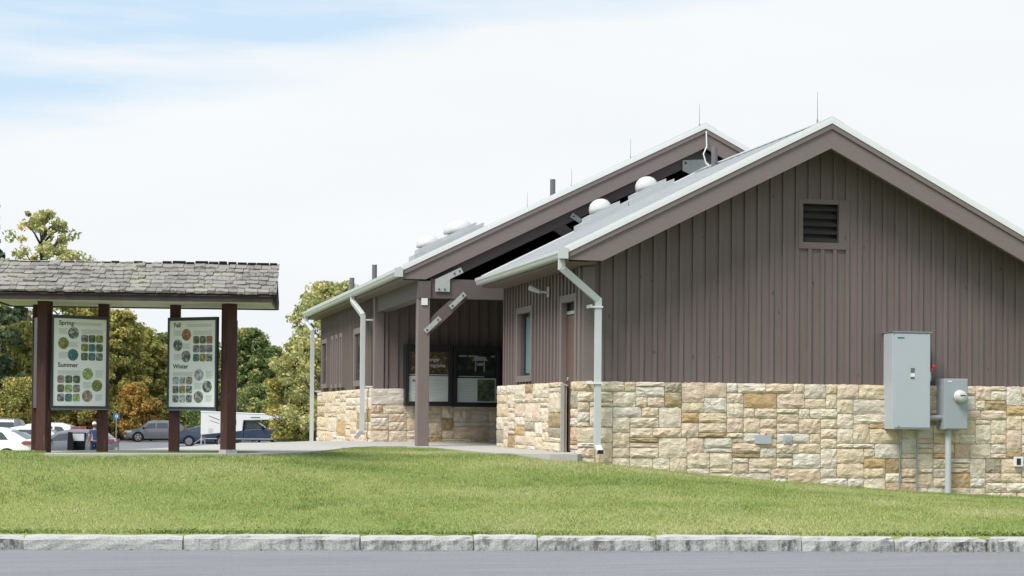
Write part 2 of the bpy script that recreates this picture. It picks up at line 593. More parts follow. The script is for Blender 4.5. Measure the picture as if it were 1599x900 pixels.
WALK = [(-7.55, -0.95), (-6.4, -0.95), (-5.3, -0.72), (-4.7, -0.55), (-4.05, 0.3), (-3.35, 2.3), (-2.75, 4.2), (-2.25, 4.95), (-1.7, 5.1), (-1.42, 4.6), (-1.36, 3.0),
        (-1.34, 1.4), (-1.22, 0.45), (-0.95, -0.15), (-0.6, -0.42), (-0.21, -0.46), (-0.05, -0.1), (0.4, 0.1), (0.4, 5.0), (1.9, 5.0), (1.9, 9.85), (-1.3, 9.85), (-1.3, 10.0),
        (-2.75, 10.0), (-3.6, 8.4), (-4.36, 7.6), (-4.84, 6.0), (-5.36, 4.5), (-5.8, 3.2), (-6.6, 1.5), (-7.5, 1.0)]
ctrl = []
for u in np.linspace(-16, 30, 17):
    x, y = kp(u, 0.2)
    ctrl.append((x, y, ROADZ + 0.16))
    x, y = kp(u, 1.2)
    ctrl.append((x, y, ROADZ + 0.16 + (0.17 if u < 5 else 0.17 - 0.009 * (u - 5))))
ctrl += [(-0.2, -0.35, -0.13), (1.33, -0.3, -0.27), (2.84, -0.3, -0.40), (4.9, -0.3, -0.55), (7.04, -0.3, -0.66), (10, -0.3, -0.74), (14, 0, -0.8), (10, 8, -0.75), (14, 12, -0.8)]
for (x, y) in WALK[:16]:
    ctrl.append((x, y, -0.03 if y > -0.3 or x < -3 else -0.10))
for (x, y) in WALK[23:]:
    ctrl.append((x, y, -0.06))
ctrl += [(-8.6, -1.25, -0.02), (-10, -0.9, -0.02), (-13, -0.2, -0.02), (-17, 0.6, -0.02), (-9, 2.5, -0.35), (-13, 4, -0.5), (-8, 6, -0.45), (-10, 12, -0.9), (-6.5, 12, -0.6), (-3.2, 14, -0.2), (-4.6, 13, -0.35), (-4.6, 18, -0.5), (-2.2, 18, -0.3),
         (2, 3, -0.12), (5, 3, -0.3), (5, 9, -0.3), (2, 16, -0.25), (-3.0, 3.3, -0.01), (-2.3, 3.0, -0.01), (-2.2, 1.2, -0.06), (-3.2, -0.6, -0.15), (-1.9, -1.2, -0.21), (-14, 14, -1.1)]
CT = np.array(ctrl)


def tps(r2):
    return np.where(r2 > 1e-9, 0.5 * r2 * np.log(np.maximum(r2, 1e-9)), 0)


_n = len(CT)
_K = tps(((CT[:, None, :2] - CT[None, :, :2]) ** 2).sum(-1)) + np.eye(_n) * 0.05
_P = np.c_[np.ones(_n), CT[:, :2]]
_A = np.block([[_K, _P], [_P.T, np.zeros((3, 3))]])
_W = np.linalg.solve(_A, np.r_[CT[:, 2], 0, 0, 0])


def hgt(x, y):
    x, y = np.asarray(x, float), np.asarray(y, float)
    xx, yy = np.clip(x, -17, 15), np.clip(y, -9, 16)
    q = np.stack([xx.ravel(), yy.ravel()], -1)
    z = tps(((q[:, None, :] - CT[None, :, :2]) ** 2).sum(-1)) @ _W[:_n] + _W[_n] + q @ _W[_n + 1:]
    z = np.clip(z.reshape(x.shape), -1.2, 0.02)
    far = np.clip((y - 12) / 38, 0, 1)
    far = far * far * (3 - 2 * far)
    zf = np.where(y > 60, -1.82 - 0.0016 * np.clip(y - 60, 0, 80), -1.82)
    z = z * (1 - far) + zf * far
    return z


def axis_pts(dense, lo, hi, step, ext, n):
    a = np.arange(lo, hi + 1e-6, step)
    g = np.geomspace(step, ext, n)
    return np.r_[lo - g[::-1], a, hi + g]


gx = axis_pts(None, -6, 20, 0.3, 900, 26)                      # along the kerb
gy = np.r_[-np.geomspace(2500, 1, 14), 0.05, 0.06, np.arange(0.3, 20, 0.3), 20 + np.geomspace(0.4, 2500, 34)]   # away from it
GU, GS = np.meshgrid(gx, gy)
GX = K0.x + KD.x * GU + KN.x * GS
GYs = K0.y + KD.y * GU + KN.y * GS
GZ = hgt(GX, GYs)
GZ[GS < 0.055] = ROADZ - 0.12
nx, ny = len(gx), len(gy)
idx = np.arange(nx * ny).reshape(ny, nx)
quads = np.stack([idx[:-1, :-1], idx[:-1, 1:], idx[1:, 1:], idx[1:, :-1]], -1).reshape(-1)
ground = link('ground', npmesh('ground', np.stack([GX, GYs, GZ], -1).reshape(-1, 3), quads, 4, [MT['ground']], smooth=True))
ground['kind'] = 'structure'

b = MB()
rp = [kp(-160, 0.0), kp(170, 0.0), kp(170, -14), kp(-160, -14)]
b.add([(x, y, ROADZ) for x, y in rp], [(0, 1, 2, 3)])
road = b.build('road', MT['asphalt'])
road['kind'] = 'structure'
b = MB()
lot_n = []
for yy in np.linspace(50, 131, 28):
    lot_n.append(yy)
lv, lf = [], []
for i, yy in enumerate(lot_n):
    for xx in (-110, -50, 0, 50, 110):
        yv = yy + xx * -0.24
        lv.append((xx, yv, float(hgt(np.array([xx]), np.array([yv]))[0]) + 0.03))
for i in range(len(lot_n) - 1):
    for k in range(4):
        lf.append((i * 5 + k, i * 5 + k + 1, i * 5 + 5 + k + 1, i * 5 + 5 + k))
b.add(lv, lf)
lot = b.build('parking_lot', MT['lot'])
lot['kind'] = 'structure'


def lotz(x, y):
    return float(hgt(np.array([x]), np.array([y]))[0]) + 0.034


# concrete walk and porch slab
b = MB()
b.prism([(x, y) for x, y in WALK], 2, -0.22, 0.0)
b.prism([(10.0, -0.22), (18.5, -0.45), (18.5, -0.19), (10.0, -0.001)], 0, -2.75, -1.3)
walk = b.build('walkway', MT['concrete'])
walk['kind'] = 'structure'

# granite kerb stones
b = MB()
x0, y0 = kp(-40, 0.03)
pa = [kp(-60, 0.055), kp(70, 0.055), kp(70, 0.17), kp(-60, 0.17)]
b.prism(pa, 2, ROADZ - 0.2, ROADZ + 0.125)
kerb = b.build('kerb', MT['joint'])
kerb['kind'] = 'structure'
ujo = [-7.6, -5.4, -3.7, -1.75, 0.25, 1.95, 3.86, 5.1, 5.80, 7.12, 8.75, 9.8, 10.85, 12.3, 14.1, 15.8, 17.4, 19.2]


CLEAN = 4          # the pale, cleaner stone at left


def kerb_stone(u0, u1, seed, rise, jut):
    r = random.Random(seed)
    prof = [(jut + 0.012, -0.10), (jut + 0.004, 0.0), (jut + 0.010, 0.06), (jut + 0.016, rise - 0.042), (jut + 0.040, rise - 0.010), (jut + 0.075, rise), (0.14, rise + 0.002), (0.19, rise - 0.004), (0.195, -0.1)]
    n = 12
    vs = []
    for i in range(n + 1):
        f = i / n
        end = 0.012 if i in (0, n) else 0
        for (s, h) in prof:
            w = 0.008
            q = kp(u0 + 0.006 + (u1 - u0 - 0.012) * f + r.uniform(-w, w) * 0.5, s + r.uniform(-w, w) + end)
            vs.append((q[0], q[1], ROADZ + h + (r.uniform(-w, w) * 0.7 if h > 0.02 else 0) - end * 0.6))
    m = len(prof)
    fs = [(i * m + k, i * m + k + 1, (i + 1) * m + k + 1, (i + 1) * m + k) for i in range(n) for k in range(m - 1)]
    fs += [tuple(range(m)), tuple(range((n + 1) * m - 1, n * m - 1, -1))]
    return MB().add(vs, fs)


for i in range(len(ujo) - 1):
    kerb_stone(ujo[i], ujo[i + 1], 40 + i, 0.158 + random.uniform(-0.008, 0.010), -0.035 if i == CLEAN else random.uniform(-0.012, 0.008)).build('kerb_stone', MT['granite_clean' if i == CLEAN else 'granite'], kerb)


# grass: real blades on the part of the lawn the camera sees
def inpoly(px, py, poly):
    ins = np.zeros(px.shape, bool)
    n = len(poly)
    for i in range(n):
        xa, ya = poly[i]
        xb, yb = poly[(i + 1) % n]
        cnd = ((ya > py) != (yb > py)) & (px < (xb - xa) * (py - ya) / (yb - ya + 1e-12) + xa)
        ins ^= cnd
    return ins


def vnoise(x, y, f, seed):
    r = np.random.default_rng(seed)
    g = r.random((64, 64))
    X, Y = x * f, y * f
    xi, yi = np.floor(X).astype(int), np.floor(Y).astype(int)
    u, v = X - xi, Y - yi
    u, v = u * u * (3 - 2 * u), v * v * (3 - 2 * v)
    a, b_, c_, d = g[xi % 64, yi % 64], g[(xi + 1) % 64, yi % 64], g[xi % 64, (yi + 1) % 64], g[(xi + 1) % 64, (yi + 1) % 64]
    return (a * (1 - u) + b_ * u) * (1 - v) + (c_ * (1 - u) + d * u) * v


N = 1500000
uu = rng.uniform(-7.5, 19.5, N)
ss = rng.uniform(0.17, 12.0, N)
bx = K0.x + KD.x * uu + KN.x * ss
by = K0.y + KD.y * uu + KN.y * ss
dd = (bx + 6.929) * fw.x + (by + 24.38) * fw.y
lat = (bx + 6.929) * rt.x + (by + 24.38) * rt.y
keep = (~inpoly(bx, by, WALK)) & ~((bx > -0.2) & (by > -0.22)) & (by < 7) & (lat / dd > -0.44) & (lat / dd < 0.36) & ~((bx < -3.6) & (by > 0.9))
bx, by, ss = bx[keep], by[keep], ss[keep]
bz = hgt(bx, by) - 0.004
n = len(bx)
pat = vnoise(bx, by * 2.2, 0.55, 1) * 0.6 + vnoise(bx, by * 1.4, 1.7, 2) * 0.4
fin = vnoise(bx, by, 7.0, 3)
stripe = 0.5 + 0.5 * np.sin(ss * 2.4 + vnoise(bx, by, 0.4, 5) * 2.5)
edge_s = np.clip(1 - (ss - 0.17) / 0.28, 0, 1)
wall_d = np.where(bx > -0.3, np.clip(1 - (-0.22 - by) / 0.3, 0, 1), 0)
hh = rng.uniform(0.014, 0.034, n) * (0.75 + 0.5 * fin) * (1 + 0.9 * edge_s * rng.random(n) * vnoise(bx, by, 1.3, 9) * 1.6 + 0.5 * wall_d * rng.random(n))
tuft = np.clip((vnoise(bx, by, 2.6, 13) * 0.6 + vnoise(bx, by, 6.5, 14) * 0.4 - 0.60) * 6, 0, 1)
hh = hh * (1 + 0.35 * tuft)
tint = 0.04 + 0.66 * pat + 0.30 * stripe + rng.normal(0, 0.13, n) - 0.28 * edge_s - 0.13 * tuft
dry = rng.random(n) < (0.05 + 0.16 * np.clip(pat - 0.45, 0, 1) * 2)
tint = np.where(dry, rng.uniform(0.8, 1.0, n), tint)
tint = np.clip(tint, 0.0, 1.0)
ang = rng.uniform(0, 2 * pi, n)
lean = rng.uniform(0.1, 1.0, n) * hh
la = rng.uniform(0, 2 * pi, n)
wd = rng.uniform(0.0022, 0.0044, n) * (1 + 0.7 * edge_s)
ca, sa = np.cos(ang) * wd, np.sin(ang) * wd
V = np.empty((n, 3, 3))
V[:, 0] = np.stack([bx - ca, by - sa, bz], -1)
V[:, 1] = np.stack([bx + ca, by + sa, bz], -1)
V[:, 2] = np.stack([bx + np.cos(la) * lean, by + np.sin(la) * lean, bz + hh], -1)
gme = npmesh('grass', V.reshape(-1, 3), np.arange(n * 3), 3, [MT['grass']], np.repeat(tint, 3))
grass = link('grass', gme)
grass['kind'] = 'stuff'
tag(grass, 'short mown green lawn rising from the granite kerb to the building', 'grass')
# broad-leaved weeds along the back of the kerb
n = 5200
uu = rng.uniform(-2, 16.5, n)
ss = 0.19 + np.abs(rng.normal(0, 0.07, n))
keep = vnoise(uu, ss * 0, 1.1, 21) + rng.normal(0, 0.12, n) > 0.42
uu, ss = uu[keep], ss[keep]
n = len(uu)
bx, by = K0.x + KD.x * uu + KN.x * ss, K0.y + KD.y * uu + KN.y * ss
bz = hgt(bx, by) + rng.uniform(0.0, 0.05, n)
r_ = rng.uniform(0.008, 0.02, n)
a_ = rng.uniform(0, 2 * pi, n)
V = np.empty((n, 4, 3))
for k, (p, q) in enumerate(((1.3, 0), (0, 0.8), (-1.3, 0), (0, -0.8))):
    V[:, k] = np.stack([bx + (np.cos(a_) * p - np.sin(a_) * q) * r_, by + (np.sin(a_) * p + np.cos(a_) * q) * r_, bz + p * r_ * rng.uniform(-0.7, 0.7, n)], -1)
wd_ = link('kerbside_weeds', npmesh('kerbside_weeds', V.reshape(-1, 3), np.arange(n * 4), 4, [MT['grass']], np.repeat(rng.uniform(0.05, 0.42, n), 4)))
wd_['kind'] = 'stuff'
tag(wd_, 'broad-leaved weeds along the back edge of the kerb', 'weeds')

n = 2600
uu = rng.uniform(-2.5, 17, n)
ss = -np.abs(rng.normal(0, 0.10, n)) - 0.005
bx, by = K0.x + KD.x * uu + KN.x * ss, K0.y + KD.y * uu + KN.y * ss
r_ = rng.uniform(0.003, 0.012, n) * np.where(rng.random(n) < 0.06, 2.0, 1.0)
a_ = rng.uniform(0, 2 * pi, n)
V = np.empty((n, 4, 3))
for k, (p, q) in enumerate(((1.2, 0), (0, 0.7), (-1.2, 0), (0, -0.7))):
    V[:, k] = np.stack([bx + (np.cos(a_) * p - np.sin(a_) * q) * r_, by + (np.sin(a_) * p + np.cos(a_) * q) * r_, ROADZ + 0.004 + rng.uniform(0, 0.5, n) * r_], -1)
gt = NT('gutter grit')
gm = gt.done(gt.ramp(gt.tint(), [(0, (0.10, 0.085, 0.07)), (0.5, (0.30, 0.26, 0.20)), (1, (0.40, 0.33, 0.18))]), 0.9, 0, 0.1)
o = link('gutter_grit', npmesh('gutter_grit', V.reshape(-1, 3), np.arange(n * 4), 4, [gm], np.repeat(rng.random(n), 4)))
o['kind'] = 'stuff'
tag(o, 'sand and leaf bits lying in the gutter at the foot of the kerb', 'grit')

# ------------------------------------------------------------------ buildings
STN = []


def stone_variant(seed):
    """unit rock-faced block: x and z in -.5...5, back at y=0, face towards -y"""
    r = random.Random(seed)
    nx, nz = 6, 4
    vs = []
    tilt, tz = r.uniform(-0.25, 0.25), r.uniform(-0.3, 0.2)
    for k in range(nz + 1):
        for i in range(nx + 1):
            fx, fz = i / nx - 0.5, k / nz - 0.5
            e = min(min(i, nx - i) / nx, min(k, nz - k) / nz * 0.9)
            if e == 0:
                y = -0.60 + r.uniform(-0.14, 0.14)
                jx, jz = r.uniform(-0.012, 0.012), r.uniform(-0.03, 0.03)
                if i in (0, nx) and k in (0, nz):
                    fx *= 0.975
                    fz *= 0.95
            else:
                y = -0.86 - min(e, 0.25) * 0.6 + r.uniform(-0.26, 0.26) + fx * tilt + fz * tz
                jx, jz = r.uniform(-0.045, 0.045), r.uniform(-0.06, 0.06)
            vs.append((fx + jx, y, fz + jz))
    w = nx + 1
    fs = []
    for k in range(nz):
        for i in range(nx):
            a, b_, c_, d = k * w + i, k * w + i + 1, (k + 1) * w + i + 1, (k + 1) * w + i
            fs += [(a, b_, c_), (a, c_, d)] if r.random() < 0.5 else [(a, b_, d), (b_, c_, d)]
    ring = [i for i in range(w)] + [k * w + nx for k in range(1, nz + 1)] + [nz * w + i for i in range(nx - 1, -1, -1)] + [k * w for k in range(nz - 1, 0, -1)]
    n0 = len(vs)
    vs += [(vs[i][0], 0.8, vs[i][2]) for i in ring]
    m = len(ring)
    fs += [(ring[i], n0 + i, n0 + (i + 1) % m, ring[(i + 1) % m]) for i in range(m)]
    return MB().add(vs, fs).mesh('stone', [MT['stone']])


for i in range(14):
    STN.append(stone_variant(i))


def ashlar(t0, t1, z0, z1, seed, uw=0.078, uh=0.066, big=1.0):
    """random ashlar: stones of mixed course heights that fill a rectangle"""
    r = random.Random(seed)
    nx, nz = max(2, round((t1 - t0) / uw)), max(2, round((z1 - z0) / uh))
    uw, uh = (t1 - t0) / nx, (z1 - z0) / nz
    occ = [[False] * nx for _ in range(nz)]
    out = []
    for k in range(nz - 1, -1, -1):
        for i in range(nx):
            if occ[k][i]:
                continue
            run = 0
            while i + run < nx and not occ[k][i + run]:
                run += 1
            h = r.choices((1, 2, 3, 4), (0.22, 0.46, 0.24 * big, 0.08 * big))[0]
            h = min(h, k + 1)
            w = r.choices((2, 3, 4, 5, 6), (0.16, 0.28, 0.28, 0.18, 0.10))[0]
            if h == 1:
                w = max(w, 3)
            if h >= 3:
                w = max(w, 3)
            if run - w in (1, 2) or run <= w:
                w = run if run <= 6 else w
            w = min(w, run)
            for kk in range(h):
                for ii in range(w):
                    occ[k - kk][i + ii] = True
            out.append((t0 + (i + w / 2) * uw, z0 + (k + 1 - h / 2) * uh, w * uw, h * uh))
    return out


def lay(stones, parent, plane, side, seed, budget):
    """side 'front': face towards -Y at y=plane; side 'left': face towards -X at x=plane"""
    r = random.Random(seed)
    rest = MB()
    stones = sorted(stones, key=lambda q: -q[2] * q[3])
    for n, (t, z, w, h) in enumerate(stones):
        me = STN[r.randrange(len(STN))]
        dep = r.uniform(0.026, 0.042) * (0.8 + 0.5 * min(w, 0.4))
        flip = r.choice((-1, 1))
        sc = ((w - 0.009) * flip, dep, h - 0.009)
        if n < budget:
            o = link('stone', me, parent)
            o.scale = sc
            if side == 'front':
                o.location = (t, plane, z)
            else:
                o.location = (plane, t, z)
                o.rotation_euler = (0, 0, -pi / 2)
        else:
            vs = []
            for v in me.vertices:
                a, b_, c_ = v.co.x * sc[0], v.co.y * sc[1], v.co.z * sc[2]
                vs.append((t + a, plane + b_, z + c_) if side == 'front' else (plane + b_, t - a, z + c_))
            rest.add(vs, [tuple(p.vertices) for p in me.polygons])
    if rest.v:
        o = rest.build('small_stones', MT['stone'], parent)
        o['kind'] = 'stuff'


def board_mesh(side, plane, t0, t1, zb, zt0, zt1, d0, d1, tm=None):
    """a vertical board on a wall: t along the wall, from depth d0 to d1 in front of the plane"""
    vs = []
    for d in (d0, d1):
        for (t, z) in ((t0, zb), (t1, zb), (t1, zt1), (t0, zt0)):
            vs.append((t, plane - d, z) if side == 'front' else (plane - d, t, z))
    return MB().add(vs, [(0, 1, 2, 3), (7, 6, 5, 4), (0, 4, 5, 1), (1, 5, 6, 2), (2, 6, 7, 3), (3, 7, 4, 0)])


BATW, BATD, PITCH = 0.058, 0.027, 0.2032


def siding(parent, side, plane, t0, t1, zb, ztop, start, holes=(), merge=False):
    """boards with battens over the joints; holes are (ta, tb, za, zb) openings that the boards stop at"""
    joined = MB()

    def emit(name, a, b_, d0, d1):
        cuts = sorted({a, b_} | {h for hh in holes for h in hh[:2] if a < h < b_})
        if ztop == 'gable':
            if a < GX0 < b_:
                cuts = sorted(set(cuts) | {GX0})
            f = gable_top
        else:
            f = lambda q: ztop
        for p, q in zip(cuts[:-1], cuts[1:]):
            mid = (p + q) / 2
            segs = [(zb, None)]
            for (ha, hb, za, zc) in holes:
                if ha < mid < hb:
                    new = []
                    for (s0, s1) in segs:
                        if za > s0 + 0.02:
                            new.append((s0, za))
                        new.append((zc, s1))
                    segs = new
            for (s0, s1) in segs:
                za_, zb_ = (f(p), f(q)) if s1 is None else (s1, s1)
                if max(za_, zb_) < s0 + 0.03:
                    continue
                m = board_mesh(side, plane, p, q, s0, max(za_, s0 + 0.005), max(zb_, s0 + 0.005), d0, d1)
                if merge:
                    joined.add(m.v, m.f)
                else:
                    m.build(name, MT['siding'], parent)
    t = start
    while t > t0 + 0.02:
        t -= PITCH
    edges = []
    while t < t1:
        edges.append(t)
        t += PITCH
    edges.append(t)
    for a, b_ in zip(edges[:-1], edges[1:]):
        p, q = max(a, t0), min(b_, t1)
        if q - p > 0.02:
            emit('siding_board', p + 0.001, q - 0.001, -0.03, 0.0)
    for e in edges:
        p, q = max(e - BATW / 2, t0), min(e + BATW / 2, t1)
        if q - p > 0.03:
            emit('batten', p, q, -0.006, BATD)
    if merge:
        o = joined.build('siding', MT['siding'], parent)
        o['kind'] = 'stuff'


# ---- front building
GX0, GZ0, GM = 3.607, 4.897, 0.503          # ridge x, flashing height at ridge, roof slope
FB = thing('gabled_building', 'front brown board and batten building with plain gable above a sandstone base', 'building', (3.6, 2.5, 0))


def gable_top(x):
    return GZ0 - 0.10 - GM * abs(x - GX0)


# hidden wall core
b = MB()
wl_ = [(0.12, -0.9), (7.09, -0.9), (7.09, gable_top(7.09) - 0.02), (GX0, gable_top(GX0) - 0.02), (0.12, gable_top(0.12) - 0.02)]
b.prism(wl_, 1, 0.11, 0.22)
b.prism(wl_, 1, 4.95, 5.06)
b.box(7.0, 7.20, 0.05, 5.05, -0.9, 2.75)
for (ya, yb, za, zb_) in ((0.03, 0.33, -0.9, 2.74), (0.33, 1.05, 2.26, 2.74), (1.05, 3.05, -0.9, 2.74), (3.05, 3.95, -0.9, 1.20), (3.05, 3.95, 2.24, 2.74), (3.95, 5.05, -0.9, 2.74)):
    b.box(0.032, 0.2, ya, yb, za, zb_)
core = b.build('wall', MT['sheath'], FB)
# siding on the gable front and on the side
siding(FB, 'front', 0.0, 0.03, 7.2, 1.0, 'gable', 0.4437 + 0.03, holes=[(3.40, 3.99, 3.18, 3.78)])
siding(FB, 'left', 0.0, 0.03, 5.06, 1.0, 2.74, 0.12, holes=[(0.29, 1.09, 0.9, 2.30), (3.01, 3.99, 1.16, 2.28)])
MB().box(-0.02, 0.15, -0.055, 0.03, 1.0, 2.72).build('corner_board', MT['trim'], FB)
MB().box(-0.052, 0.02, 0.031, 0.15, 1.0, 2.72).build('corner_board', MT['trim'], FB)
# stone base
HS = 1.055
b = MB()
b.box(-0.088, 7.4, -0.088, 0.0, -1.1, HS - 0.03)
sw = b.build('stone_base', MT['mortar'], FB)
fr = [q for q in ashlar(-0.11, 7.36, -0.95, HS, 3, uw=0.088, uh=0.074) if q[1] + q[3] / 2 > np.interp(q[0], [-0.1, 1.33, 2.84, 4.9, 7.04], [-0.16, -0.3, -0.43, -0.58, -0.7])]
lay(fr, sw, -0.088, 'front', 5, 225)
b = MB()
b.box(-0.088, 0.0, 0.0, 0.29, -0.5, HS - 0.03)
b.box(-0.088, 0.0, 0.90, 5.10, -0.3, HS - 0.03)
b.box(-0.087, 0.15, 5.06, 5.11, -0.3, HS - 0.032)
swl = b.build('stone_base', MT['mortar'], FB)
sd = ashlar(-0.085, 0.30, -0.01, HS, 11, big=1.6) + ashlar(0.90, 5.12, -0.01, HS, 14, uw=0.17, uh=0.075, big=1.5)
lay(sd, swl, -0.088, 'left', 6, 72)
# door
b = MB()
b.box(0.035, 0.08, 0.331, 1.049, 0.02, 2.06)
dr = b.build('door', MT['door'], FB)
h = MB()
h.tube([(0.035, 0.97, 1.0), (-0.025, 0.97, 1.0)], 0.012, 8)
h.tube([(-0.02, 0.975, 1.0), (-0.02, 0.86, 1.0)], 0.011, 8)
h.build('handle', MT['galv'], dr)
MB().lathe([(0.03, 0.0), (0.03, 0.012)], (0.022, 0.97, 1.10), axis=0, n=12).build('lock', MT['galv'], dr)
b = MB()
b.box(-0.055, 0.03, 1.05, 1.16, 1.0, 2.36)
b.box(-0.055, 0.03, 0.22, 0.33, 1.0, 2.36)
b.box(-0.052, 0.03, 0.331, 1.049, 2.25, 2.36)
b.build('door_trim', MT['trim'], FB)
b = MB()
b.box(0.03, 0.2, 1.051, 1.10, 0.0, 2.25)
b.box(0.03, 0.2, 0.28, 0.329, 0.0, 2.25)
b.build('door_jamb', MT['beam'], FB)
MB().box(-0.10, -0.045, 0.87, 0.899, 0.0, HS - 0.02).build('stone_jamb', MT['concrete'], FB)
b = MB()
b.box(0.03, 0.10, 0.331, 1.049, 2.075, 2.125)
b.build('transom_bar', MT['galv'], FB)
MB().box(0.06, 0.07, 0.331, 1.049, 2.126, 2.255).build('transom_pane', MT['dark'], FB)
# side window
b = MB()
b.box(-0.040, 0.03, 3.95, 4.05, 1.10, 2.34)
b.box(-0.040, 0.03, 2.95, 3.05, 1.10, 2.34)
b.box(-0.037, 0.03, 3.051, 3.949, 2.24, 2.34)
b.box(-0.042, 0.03, 3.051, 3.949, 1.10, 1.20)
win = b.build('window', MT['trim'], FB)
b = MB()
b.box(0.09, 0.13, 3.05, 3.10, 1.2, 2.24)
b.box(0.09, 0.13, 3.90, 3.95, 1.2, 2.24)
b.box(0.09, 0.13, 3.10, 3.90, 2.19, 2.24)
b.box(0.09, 0.13, 3.10, 3.90, 1.2, 1.25)
b.build('sash', MT['case'], win)
MB().box(0.105, 0.115, 3.10, 3.90, 1.25, 2.19).build('pane', MT['frost'], win)
b = MB()
b.box(0.031, 0.2, 3.945, 3.952, 1.2, 2.24)
b.build('reveal', MT['beam'], win)
# louvred gable vent
b = MB()
b.box(3.335, 3.405, -0.036, 0.03, 3.09, 3.84)
b.box(3.985, 4.10, -0.036, 0.03, 3.09, 3.84)
b.box(3.406, 3.984, -0.033, 0.03, 3.77, 3.84)
b.box(3.406, 3.984, -0.033, 0.03, 3.09, 3.19)
vent = b.build('gable_vent', MT['siding'], FB)
MB().box(3.405, 3.985, 0.095, 0.105, 3.19, 3.77).build('backing', MT['dark'], vent)
for k in range(5):
    z = 3.235 + k * 0.118
    MB().bar((3.406, 0.045, z), (3.984, 0.045, z), 0.012, 0.085, (0, 0.62, 0.78)).build('louvre_slat', MT['louvre'], vent)


# roofs
def gable_roof(parent, xr, zr, m, half, y0, y1, cut, board, ov_in, rib0, name_prefix):
    """standing seam roof with flashing, rake boards, soffits and gutters; zr is the underside of the metal at the ridge"""
    xl, xrr = xr - half, xr + half
    zl = zr - m * half
    b = MB()
    for sgn in (-1, 1):
        xe = xr + sgn * half
        b.prism([(xr, zr), (xe, zl), (xe, zl + 0.045), (xr, zr + 0.045)], 1, y0 + 0.01, y1 - 0.01)
    roof = b.build('roof', MT['roof'], parent)
    r_ = MB()
    y = rib0
    while y < y1 - 0.03:
        for sgn in (-1, 1):
            xe = xr + sgn * (half + 0.012)
            ze = zr - m * (half + 0.012)
            r_.prism([(xr, zr + 0.04), (xe, ze + 0.04), (xe, ze + 0.082), (xr, zr + 0.082)], 1, y - 0.02, y + 0.02)
        y += 0.3
    q = r_.build('seam_ribs', MT['roof'], roof)
    q['kind'] = 'stuff'
    rc = MB()
    rc.prism([(xr - 0.2, zr + 0.088 - 0.2 * m), (xr, zr + 0.088), (xr + 0.2, zr + 0.088 - 0.2 * m), (xr + 0.2, zr + 0.10 - 0.2 * m), (xr, zr + 0.10), (xr - 0.2, zr + 0.10 - 0.2 * m)], 1, y0 - 0.004, y1)
    rc.build('ridge_cap', MT['roof'], roof)
    for ye, dy in ((y0, 1), (y1, -1)):
        for sgn in (-1, 1):
            xe = xr + sgn * half
            # white edge flashing, upper trim board, wide rake board with a level cut at the eave
            b = MB()
            b.prism([(xr, zr - 0.006), (xe, zl - 0.006), (xe, zl + 0.06), (xr, zr + 0.06)], 1, ye - 0.012 * dy, ye + 0.012 * dy)
            if sgn > 0 or True:
                b.prism([(xr, zr + 0.05), (xe, zl + 0.05), (xe, zl + 0.092), (xr, zr + 0.092)], 1, ye - 0.008 * dy, ye + 0.10 * dy)
            b.build('edge_flashing', MT['flash'], roof)

            def strip(o0, o1, name, d0, d1):
                top = lambda x: zr - o0 - m * abs(x - xr)
                bot = lambda x: zr - o1 - m * abs(x - xr)
                xa = xr + sgn * (half - 0.035)
                xc = xr + sgn * (zr - o1 - cut) / m
                xt = xr + sgn * (zr - o0 - cut) / m
                if abs(xc - xr) >= abs(xa - xr):
                    poly = [(xr, top(xr)), (xa, top(xa)), (xa, bot(xa)), (xr, bot(xr))]
                elif abs(xt - xr) > abs(xa - xr):
                    poly = [(xr, top(xr)), (xa, top(xa)), (xa, cut), (xc, cut), (xr, bot(xr))]
                else:
                    poly = [(xr, top(xr)), (xt, cut), (xc, cut), (xr, bot(xr))]
                MB().prism(poly, 1, ye + d0 * dy, ye + d1 * dy).build(name, MT['trim'], parent)
            strip(0.008, 0.085, 'rake_trim', -0.002, 0.05)
            strip(0.088, board, 'rake_board', 0.022, 0.09)
    # underside of the roof between rake and wall
    for sgn in (-1, 1):
        xe = xr + sgn * (half - 0.06)
        d = 0.10
        MB().prism([(xr, zr - d), (xe, zr - d - m * (half - 0.06)), (xe, zr - d - m * (half - 0.06) + 0.02), (xr, zr - d + 0.02)], 1, y0 + 0.09, y1 - 0.09).build('roof_deck', MT[ov_in], parent)
    # level soffits and fascia
    return zl


def gutter(parent, x, z, y0, y1, sgn=-1):
    """ogee gutter along Y, outer lip at x"""
    p = [(0, 0.02), (0.012, 0.0), (0.055, 0.0), (0.10, 0.0), (0.10, 0.115), (0.094, 0.115), (0.094, 0.008), (0.055, 0.008), (0.014, 0.009), (0.004, 0.045), (-0.008, 0.075), (-0.008, 0.115), (-0.022, 0.115), (-0.022, 0.07), (-0.008, 0.045)]
    b = MB()
    b.prism([(x - sgn * a * 1.0, z + h_) for a, h_ in p], 1, y0, y1)
    for ye in (y0, y1 - 0.006):
        b.prism([(x - sgn * a, z + h_) for a, h_ in ((-0.008, 0.045), (0.004, 0.01), (0.096, 0.002), (0.096, 0.112), (-0.018, 0.112), (-0.018, 0.07))], 1, ye, ye + 0.006)
    return b.build('gutter', MT['gutter'], parent)


